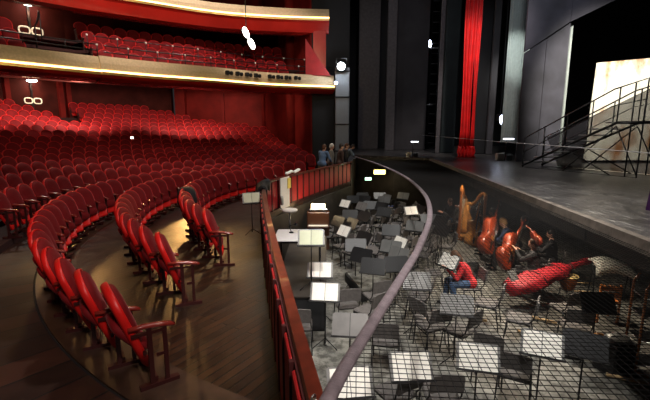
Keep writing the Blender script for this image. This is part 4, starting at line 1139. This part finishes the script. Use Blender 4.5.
stick('wooden_batten', 'pale wooden batten lying behind the tilted desk, nearest the red cover', 'batten', at(521, 314, -1.5), at(557, 323, -1.5), .028, pale)
stick('wooden_batten', 'short pale batten end beside the tilted white desk', 'batten', at(518, 331, -1.5), at(527, 335, -1.5), .03, pale)
stick('wooden_batten', 'thin pale batten left of the tilted desk among chair legs', 'batten', at(470, 318, -1.5), at(487, 321, -1.5), .025, pale)
stick('wooden_batten', 'pale batten at far right of the near pit, rear of two', 'batten', at(608, 366, -1.5), at(649, 377, -1.5), .025, ow)
stick('wooden_batten', 'pale batten at far right of the near pit, front of two', 'batten', at(606, 374, -1.5), at(649, 384, -1.5), .03, pale)
stick('wooden_batten', 'pale batten on the floor under the red cover, upper of two', 'batten', at(572, 283, -1.5), at(592, 283, -1.5), .02, pale)
stick('wooden_batten', 'pale batten on the floor under the red cover, lower of two', 'batten', at(574, 291, -1.5), at(590, 292, -1.5), .02, pale)
t = thing('violin_case', 'open dark case with orange lining on the pit floor near the tilted desk', 'case', at(558, 352, -1.5), -.3); t.location.z = PITZ
MB().box((0, 0, .06), (.72, .26, .11), bev=.04).build('case_body', 'black', t); MB().ball((.05, 0, .12), (.22, .08, .02)).build('orange_lining', ow, t)
bowed('small_viola', 'orange instrument scroll end beside the black stand at right', 'viola', .42, pose(at(601, 333, -1.1), .2, .2, math.radians(-160)), amber)
bpy.data.objects['small_viola'].name = 'viola'
# wheeled rack at the right edge
q = at(640, 372, PITZ); t = thing('wheeled_rack', 'tall chrome and wire rack at the right edge of the pit', 'rack', (q.x + .1, q.y, PITZ), -.25)
for sx in (-.25, .3):
    for sy in (-.2, .2): MB().tube([(sx, sy, .08), (sx, sy, 1.45), (sx * .7, sy, 1.6)], .02, 8).build('post', ow if sx < 0 else 'steel', t)
for z in (.2, .6, 1.0, 1.3): MB().tube([(-.25, -.2, z), (.3, -.2, z), (.3, .2, z), (-.25, .2, z), (-.25, -.2, z)], .010, 6).build('shelf_rim', 'steel', t)
for z in (.2, .6, 1.0): MB().box((.02, 0, z), (.54, .4, .01)).build('shelf', 'black_metal', t)
for sx in (-.25, .3):
    for sy in (-.2, .2): MB().lathe([(.01, -.02), (.04, -.02), (.04, .02), (.01, .02)], c=(0, 0, 0), n=10, mtx=Matrix.Translation((sx, sy, .04)) @ Matrix.Rotation(PI / 2, 4, 'X')).build('wheel', 'black', t)
q = at(616, 350, -1.2); t = thing('equipment_case', 'black box with a crumpled silver cover left of the chrome rack', 'case', (q.x, q.y, PITZ), .3)
MB().box((0, 0, .26), (.50, .40, .52), bev=.03).build('case', 'black', t)
m = MB(); rr = random.Random(2); m.rings([[(.2 * f * math.cos(a) * (1 + .2 * rr.random()), .15 * f * math.sin(a) * (1 + .2 * rr.random()), .53 + h) for a in [2 * PI * j / 12 for j in range(12)]] for f, h in ((1, 0), (.9, .05), (.6, .06 + .02), (.1, .11))]).build('silver_cover', 'desk', t)
t = thing('timpani', 'x', 'drum') if 0 else thing('timpani', 'brown drum with a bright yellow rim under the stage', 'drum', (far(572, 246, 8.7).x, 8.7, PITZ + .35 + .25))
t.scale = (.6, .6, .6); t.location.z = PITZ + .21
MB().lathe([(.06, 0), (.20, .08), (.30, .30), (.33, .55), (.33, .60)], n=24).build('bowl', mat('copper_bowl', (.35, .10, .03), .3, .7), t); MB().lathe([(.335, .58), (.345, .60), (.335, .63), (.01, .635)], n=24).build('drumhead', mat('drum_skin', (.75, .55, .22), .5), t)  # drumhead and rim share one yellow material
for i in range(3):
    a = 2 * PI * i / 3; MB().tube([(.20 * math.cos(a), .20 * math.sin(a), .2), (.34 * math.cos(a), .34 * math.sin(a), -.35)], .015, 6).build('leg', 'steel', t)
# ================================================================== PEOPLE
def remesh_obj(mb, name, m, parent, vox, smooth=1):
    me = mb.mesh('tmp'); o = bpy.data.objects.new('tmp', me); COL.objects.link(o)
    r = o.modifiers.new('r', 'REMESH'); r.mode = 'VOXEL'; r.voxel_size = vox; r.use_smooth_shade = True
    s = o.modifiers.new('s', 'SMOOTH'); s.factor = .5; s.iterations = 2 * smooth
    dg = bpy.context.evaluated_depsgraph_get(); dg.update()
    nm = bpy.data.meshes.new_from_object(o.evaluated_get(dg)); nm.materials.clear(); nm.materials.append(m if not isinstance(m, str) else M[m])
    bpy.data.objects.remove(o); q = bpy.data.objects.new(name, nm); COL.objects.link(q); q.parent = parent; nm.name = name
    return q
def limb(mb, pts, rs, flat=1.0):
    for i in range(len(pts)):
        mb.ball(pts[i], (rs[i], rs[i] * flat if i == 0 else rs[i], rs[i]), 12, 8)
    for i in range(len(pts) - 1): mb.tube([pts[i], pts[i + 1]], [rs[i], rs[i + 1]], 12)
def ik(a, b, l1, l2, hint):
    a, b = Vector(a), Vector(b); d = b - a; L = min(d.length, (l1 + l2) * .995); u = d.normalized(); b = a + u * L
    x = (l1 * l1 - l2 * l2 + L * L) / (2 * L); h = math.sqrt(max(1e-6, l1 * l1 - x * x))
    hv = Vector(hint); hv = (hv - u * hv.dot(u)).normalized(); return a + u * x + hv * h, b
def person(label, loc, rz, shirt, trousers, hair, pose='stand', lean=0, hands=None, longhair=False, head_turn=0, head_down=10, seat=.47, scale=1, coat=False, female=False, vox=.0095, side=0):
    t = thing('person', label, 'person', loc, rz); t.scale = (scale,) * 3
    hz = .93 if pose == 'stand' else seat + .10
    ln = math.radians(lean)
    def sp(d, x=0, f=0):   # point along the spine
        return Vector((x + side * d, f + d * math.sin(ln), hz + d * math.cos(ln)))
    sw_ = .175 if female else .195
    pel, wst, chs, nk = sp(0), sp(.16), sp(.36), sp(.50)
    hd = sp(.66, 0, .015)
    shL, shR = sp(.45, -sw_), sp(.45, sw_)
    if hands is None: hands = ((-.24, .10, hz - .12), (.24, .10, hz - .12))
    body = MB(); cl = MB(); tr = MB()
    def torso(mb, e):
        limb(mb, [sp(-.02, -.07), sp(-.02, .07)], [.125 + e, .125 + e])
        mb.ball(sp(.16), (.145 + e, .10 + e, .13)); mb.ball(sp(.30), (.165 + e, .115 + e, .16)); mb.ball(sp(.40), (.17 + e, .11 + e, .10))
        limb(mb, [sp(.445, -sw_ * .85), sp(.445, sw_ * .85)], [.065 + e, .065 + e]); mb.tube([sp(0), sp(.16), sp(.30), sp(.42)], [.14 + e, .125 + e, .14 + e, .11 + e], 14)
    torso(body, 0); torso(cl, .014)
    body.tube([sp(.44), sp(.56)], [.062, .055], 12); 
    Rh = Matrix.Translation(hd) @ Matrix.Rotation(math.radians(head_turn), 4, 'Z') @ Matrix.Rotation(math.radians(-head_down) - ln * .4, 4, 'X')
    body.ball((0, 0, .015), (.078, .095, .115), 16, 12, Rh); body.ball((0, .035, -.05), (.052, .055, .06), 12, 8, Rh)
    body.ball((0, .098, -.012), (.013, .020, .022), 8, 6, Rh); body.ball((0, .085, -.058), (.026, .012, .010), 8, 6, Rh)
    for sx in (-1, 1):
        body.ball((sx * .078, -.005, -.005), (.012, .022, .032), 8, 6, Rh)
    for sx, sh, hnd in ((-1, shL, hands[0]), (1, shR, hands[1])):
        el, wr = ik(sh, hnd, .29, .26, (sx * .6, -.5, -.8))
        limb(body, [sh, el, wr], [.050, .040, .027]); limb(cl, [sh, el, wr.lerp(el, .08)], [.066, .054, .042])
        d = (wr - el).normalized(); sd2 = d.cross(Vector((0, 0, 1))).normalized() if abs(d.z) < .95 else Vector((1, 0, 0)); nn = sd2.cross(d)
        limb(body, [wr, wr + d * .06], [.028, .032]); limb(body, [wr + d * .05 - sd2 * .018, wr + d * .05 + sd2 * .018], [.020, .020])
        for j, ln2 in enumerate((.062, .075, .07, .052)):
            b0 = wr + d * .085 + sd2 * (-.027 + .018 * j); b1 = b0 + d * ln2 * .5 - nn * .008; b2 = b1 + d * ln2 * .38 - nn * .024
            limb(body, [b0 - d * .02, b1, b2], [.0105, .0095, .0085])
        th0 = wr + d * .03 - sd2 * .03 * sx; th1 = th0 + d * .035 - sd2 * .028 * sx - nn * .01; limb(body, [th0, th1, th1 + d * .028 - nn * .012], [.013, .011, .0095])
    for sx in (-1, 1):
        if pose == 'stand':
            hip = Vector((sx * .09, 0, .90)); kn = Vector((sx * .10, .02 + .03 * sx, .49)); an = Vector((sx * .11, -.03 + .03 * sx, .09))
        else:
            hip = Vector((sx * .09, 0, hz - .02)); kn = Vector((sx * .15, .43, seat + .07)); an = Vector((sx * .16, .40 + .05 * sx, .09))
        limb(body, [hip, kn, an], [.085, .055, .040]); limb(tr, [hip, kn, an + Vector((0, 0, .02))], [.105, .072, .062])
        sm = MB(); limb(sm, [an + Vector((0, -.03, -.05)), an + Vector((0, .08, -.055)), an + Vector((0, .17, -.06))], [.042, .042, .030])
        remesh_obj(sm, 'shoe', 'black', t, .012)
        limb(body, [an, an + Vector((0, .12, -.06))], [.035, .028])
    limb(tr, [sp(-.02, -.07), sp(-.02, .07)], [.135, .135]); tr.ball(sp(.06), (.15, .12, .09))
    if coat:
        limb(cl, [sp(-.05, -.08), sp(-.05, .08)], [.15, .15]); limb(cl, [Vector((-.08, 0, hz - .22)), Vector((.08, 0, hz - .22))], [.14, .14])
    remesh_obj(body, 'body', 'skin', t, vox); remesh_obj(cl, 'shirt' if not coat else 'jacket', shirt, t, .014); remesh_obj(tr, 'trousers', trousers, t, .016)
    h = MB(); h.ball((0, -.018, .045), (.090, .102, .098), 16, 10, Rh); h.ball((0, -.05, -.01), (.080, .070, .085), 12, 8, Rh)
    if longhair: h.ball((0, -.055, -.08), (.085, .06, .12), 12, 8, Rh)
    hm = MB(); hm.v = []; 
    remesh_obj(h, 'hair', hair, t, .011)
    for sx in (-1, 1): MB().ball((sx * .030, .088, .012), (.011, .008, .008), 8, 6, Rh).build('eye', M['black'], t)
    MB().ball((0, .094, -.058), (.022, .007, .005), 8, 5, Rh).build('mouth', mat('lip', (.35, .08, .07), .5) if 'lip' not in bpy.data.materials else bpy.data.materials['lip'], t)
    return t
c_blue = mat('light_blue_shirt', (.10, .17, .30), .8); c_khaki = mat('khaki_cloth', (.22, .17, .09), .85); c_grey = mat('grey_stubble_vest', (.22, .20, .17), .8)
c_brown = mat('dark_brown_coat', (.045, .020, .014), .8); c_dark = mat('dark_cloth', (.015, .014, .016), .8); c_jeans = mat('blue_jeans', (.035, .07, .14), .8)
c_red = mat('red_sweater', (.50, .015, .02), .8); c_navy = mat('navy_shirt', (.012, .022, .06), .8); c_white = mat('white_shirt_cloth', (.60, .60, .58), .8)
h_white = mat('white_hair', (.6, .57, .52), .8); h_brown = mat('brown_hair', (.10, .04, .015), .6); h_dark = mat('dark_hair', (.02, .012, .008), .5); h_blond = mat('fair_hair', (.35, .19, .07), .6)
def wx(u, y): return X(u, y)
person('person in a light blue shirt and khaki trousers leaning at the railing corner', (wx(322, 16.8), 16.8, 0), math.radians(-35), c_blue, c_khaki, h_brown, lean=14, hands=((-.15, .42, .98), (.2, .40, .98)))
person('white haired person in a grey khaki vest standing at the railing corner', (wx(330.5, 17.5), 17.5, 0), math.radians(-100), c_grey, c_khaki, h_white, lean=4, head_turn=10)
person('dark haired person in a long dark brown coat facing the stage', (wx(339.5, 17.3), 17.3, 0), math.radians(-75), c_brown, c_dark, h_dark, lean=6, coat=True)
person('brown haired person in dark clothes half hidden behind the brown coat', (wx(344.5, 18.1), 18.1, 0), math.radians(-100), c_dark, c_dark, h_brown, lean=8)
person('person in a grey blue top resting an arm on the stage corner', (1.0, 19.95, 0), math.radians(-90), mat('grey_blue_top', (.14, .18, .22), .8), c_dark, h_dark, lean=34, head_down=25, hands=((.1, .60, 1.02), (.25, .62, 1.04)))
# musicians
def seated(label, u, v, rz, *a, zz=-1.05, chair=True, **k):
    p = at(u, v, zz); p.z = PITZ
    if k.get('y'): y = k.pop('y'); p = Vector((X(u, y), y, PITZ))
    t = person(label, p, math.radians(rz), *a, pose='sit', **k)
    if chair:
        sc = dup(CH0, p - Vector((-math.sin(math.radians(rz)) * .02, math.cos(math.radians(rz)) * .02, 0)), math.radians(rz), 'orchestra chair under the ' + label.replace('person', 'player')[0:60].strip(), 'orchestra chairs')
        sc['label'] = 'chair under the ' + label.replace('person', 'player').split(' and ')[0]
    return t
seated('person in a red sweater and jeans bent over reading pages in the pit', 469, 284, 92, c_red, c_jeans, h_brown, lean=30, head_down=22, hands=((-.10, .52, .88), (.14, .50, .90)), longhair=True, female=True, vox=.008)
seated('player in a navy shirt leaning on the low red double bass', 517, 240, 60, c_navy, c_dark, h_blond, y=10.6, lean=20, head_down=20, hands=((-.15, .5, .95), (.2, .45, .8)), seat=.62, chair=False)
seated('player in dark clothes behind the orange red double bass', 500, 235, 50, c_dark, c_dark, h_dark, y=11.9, lean=10, hands=((-.1, .45, 1.2), (.2, .42, .8)), seat=.62, chair=False)
seated('player in a white shirt seated behind the reddish harp', 468, 215, 120, c_white, c_dark, h_brown, y=14.9, lean=8, hands=((-.1, .45, 1.0), (.12, .42, 1.0)))
seated('player in dark top and blue jeans seated left of the harps', 454, 215, 100, c_dark, c_jeans, h_brown, y=14.6, lean=6, hands=((-.1, .40, .85), (.12, .40, .85)))
seated('player in black holding the orange violin near the stage fascia', 543, 240, 60, c_dark, c_dark, h_brown, y=9.0, lean=4, hands=((-.1, .40, 1.05), (.16, .35, 1.0)))
seated('player in a pale grey top under the middle of the stage fascia', 530, 235, 70, c_grey, c_dark, h_dark, y=11.4, lean=2, hands=((-.1, .40, .9), (.16, .35, .9)))
seated('player in black seated beside the brown drum under the stage', 560, 250, 60, c_dark, c_dark, h_dark, y=9.9, lean=4, hands=((-.1, .40, .95), (.16, .35, .9)))
t = thing('bass_stool', 'tall black stool under the navy shirted player', 'stool', (X(517, 10.6), 10.6, PITZ))
MB().lathe([(.01, .57), (.17, .57), (.18, .60), (.16, .62), (.01, .625)], n=16).build('seat', 'black', t)
for i in range(4):
    a = PI / 4 + PI / 2 * i; MB().tube([(.1 * math.cos(a), .1 * math.sin(a), .58), (.22 * math.cos(a), .22 * math.sin(a), 0)], .014, 6).build('leg', 'black_metal', t)
dup(t, (X(500, 11.9), 11.9, PITZ), 0, 'tall black stool under the player behind the upright double bass')
# lamps added under the stage to light the players
for k, (u, y, l) in enumerate(((470, 13.4, 'harps'), (505, 9.6, 'double basses'), (548, 8.0, 'violin player'))):
    x = X(u, y); z = .90; t = thing('under_stage_fill_lamp', 'small black lamp added under the stage floor above the %s' % l, 'lamp', (max(x, EDGE(y) + .35), y, z))
    MB().lathe([(.03, .07), (.06, .02), (.09, -.04)], n=14).build('shade', 'black_metal', t); MB().ball((0, 0, -.03), .04).build('bulb', bpy.data.materials['white_bulb'], t)
    MB().tube([(0, 0, .06), (0, 0, .09)], .012, 6).build('stem', 'black_metal', t)
    spot('under_stage_fill', (t.location.x, y, z - .1), (t.location.x - .3, y - .3, -1.5), 140, (1, .85, .66), 140, .6, .05)

# ================================================================== HALL DETAILS
def rear_pt(u, z, r=24.6):
    deg = min([x / 20 for x in range(2600, 4100)], key=lambda d: abs(pix(pol(r, d, z))[0] - u))
    return pol(r, deg, z), deg
ringm = mat('cream_ring', (.75, .68, .5), .5, emit=(1, .85, .6), estr=.35)
def wall_lamp(label, p, deg, lit=(1, .95, .8)):
    t = thing('wall_lamp', label, 'wall lamp', p, math.radians(deg + 90))
    MB().box((0, -.05, -.7), (.10, .06, 1.9), bev=.01).build('stem', 'black_metal', t)
    MB().lathe([(.05, .10), (.20, .14), (.28, .20), (.24, .22)], c=(0, .15, 0), n=18).build('lamp_head', 'black_metal', t)
    MB().ball((0, .15, .14), (.27, .27, .09)).build('bulb', mat('sconce_bulb', (1, 1, 1), emit=(.85, 1, .92), estr=9) if 'sconce_bulb' not in bpy.data.materials else bpy.data.materials['sconce_bulb'], t)
    for sx in (-.24, .24):
        MB().tube([(sx + .20 * math.copysign(abs(math.cos(a)) ** .6, math.cos(a)), .04, -1.0 + .15 * math.copysign(abs(math.sin(a)) ** .6, math.sin(a))) for a in [2 * PI * i / 24 for i in range(25)]], .035, 6).build('oval_ring', ringm, t)
    w = Vector((-math.sin(math.radians(deg + 90)), math.cos(math.radians(deg + 90)), 0))
    point('wall_lamp_light', Vector(p) + w * .5 + Vector((0, 0, -.12)), 26, (1, .5, .3), .08)
    return t
p, d = rear_pt(33, 4.0); 
for zz in [z / 10 for z in range(40, 75)]:
    q = Vector((p.x, p.y, zz))
    if pix(q)[1] < 84.5: break
wall_lamp('lit wall lamp with oval rings on the rear wall under the side balcony', q, d)
qb = resample(offset_path(bal_all, 5.1), .1)
best = min([i for i in range(2, len(qb) - 2) if qb[i].y > 8], key=lambda i: abs(pix((qb[i].x, qb[i].y, 8))[0] - 27)); p = qb[best]; tt = (qb[best + 1] - qb[best - 1]).normalized()
for zz in [z / 10 for z in range(50, 110)]:
    q = Vector((p.x, p.y, zz))
    if pix(q)[1] < 9: break
q += Vector((tt.y, -tt.x, 0)) * .1
wall_lamp('lit wall lamp with oval rings on the rear wall above the side balcony seats', q, math.degrees(math.atan2(tt.y, tt.x)) + 90)
# black lamps along the lower balcony front
prs = resample(P1, .05)
for k, u in enumerate((225.6, 235.8, 244.5, 254, 269, 278, 286, 295.5)):
    i = min(range(1, len(prs) - 1), key=lambda j: abs(pix((prs[j].x, prs[j].y, 5.05))[0] - u)); p = prs[i]; tt = (prs[i + 1] - prs[i - 1]).normalized()
    n = Vector((tt.y, -tt.x, 0)); c = p + n * .36; c.z = 4.86
    t = thing('front_lamp', 'black lamp clamped on the gold balcony front, %s from the left of eight' % nth(k + 1), 'lamp', c, math.atan2(tt.y, tt.x), 'lamps along the lower balcony front')
    MB().box((-.10, .0, .03), (.17, .20, .19), bev=.03).build('lamp_body', 'black', t); MB().lathe([(.07, 0), (.09, .05), (.09, .12)], n=12, mtx=Matrix.Translation((.03, 0, .02)) @ Matrix.Rotation(PI / 2, 4, 'Y')).build('barrel', 'black', t)
    MB().box((0, .14, .10), (.06, .22, .04)).build('clamp', 'black_metal', t)
# bright twin projector in the balcony
p = far(247, 35, 19.3); t = thing('twin_floodlight', 'pair of glaring white floodlights hung above the balcony seats', 'floodlight', p, .5)
fl = mat('flood_lens', (1, 1, .95), emit=(1, 1, .85), estr=14)
for dx, dz, rr_ in ((-.05, .10, -.5), (.20, -.36, -.5)):
    MB().box((dx, .10, dz), (.30, .16, .46), ry=rr_, bev=.04).build('housing', 'black_metal', t); MB().ball((0, 0, 0), (.13, .04, .25), 14, 8, Matrix.Translation((dx, 0, dz)) @ Matrix.Rotation(-.45, 4, 'Y')).build('lens', fl, t)
MB().tube([(0, .1, .2), (0, .1, 3.9)], .02, 6).build('hanging_pole', 'black_metal', t)
# railings over the balcony front
rl = thing('balcony_railing', 'dark two-bar safety railing above the lower balcony front with pale joints', 'railing')
rp2 = [p for p in offset_path(P1, .12)]
for z in (5.3, 5.54): MB().tube([(p.x, p.y, z) for p in rp2[1:]], .024, 6).build('rail_bar', 'black_metal', rl)
for i, p in enumerate(resample(rp2, 1.15)):
    MB().tube([(p.x, p.y, 5.10), (p.x, p.y, 5.56)], .02, 6).build('post', 'black_metal', rl); MB().ball((p.x, p.y, 5.54), .045, 8, 6).build('joint', 'chair_white', rl)
rp3 = offset_path(P1, 1.25)
rl = thing('balcony_railing', 'dark upper railing between the balcony seat rows with pale joints', 'railing')
MB().tube([(p.x, p.y, 6.08) for p in rp3[1:]], .022, 6).build('rail_bar', 'black_metal', rl)
for i, p in enumerate(resample(rp3, 1.15)):
    MB().tube([(p.x, p.y, 5.1), (p.x, p.y, 6.08)], .018, 6).build('post', 'black_metal', rl); MB().ball((p.x, p.y, 6.08), .045, 8, 6).build('joint', 'chair_white', rl)
rl = thing('balcony_railing', 'dark low railing with red lower bars along the side balcony front', 'railing')
rp4 = offset_path(PL2, .15)
for z, m in ((5.36, 'black_metal'), (5.58, 'black_metal')): MB().tube([(p.x, p.y, z) for p in rp4], .024, 6).build('rail_bar', m, rl)
for i, p in enumerate(resample(rp4, 1.3)): MB().tube([(p.x, p.y, 5.26), (p.x, p.y, 5.6)], .02, 6).build('post', 'black_metal', rl)
tp = far(63, 18, 0.1); p = min(offset_path(bal_all, 1.6), key=lambda q: abs(pix((q.x, q.y, 6))[0] - 54))
rl = thing('stair_rail', 'black curved stair rail beside the leftmost lower balcony seats', 'stair rail', (p.x, p.y, 5.28), .6)
MB().tube([(0, 0, 0), (0, 0, .95), (.1, .5, 1.25), (.2, 1.1, 1.8)], .03, 8).build('rail', 'black_metal', rl); MB().tube([(.2, 1.1, 1.8), (.2, 1.1, .6)], .03, 6).build('post', 'black_metal', rl)
# little glow on the stalls: phone screen
q = far(132, 137.8, 16.5); tag(MB().box((0, 0, 0), (.10, .02, .07)).build('glowing_phone', mat('phone_glow', (1, 1, 1), emit=(.9, 1, .95), estr=8), loc=tuple(q)), 'tiny glowing screen among the middle raked rows', 'phone')

_seen = {}
for o in COL.objects:
    if o.parent is None and 'label' in o:
        n = len(o['label'].replace('-', ' ').split())
        _seen.setdefault(o['label'], []).append(o.name)
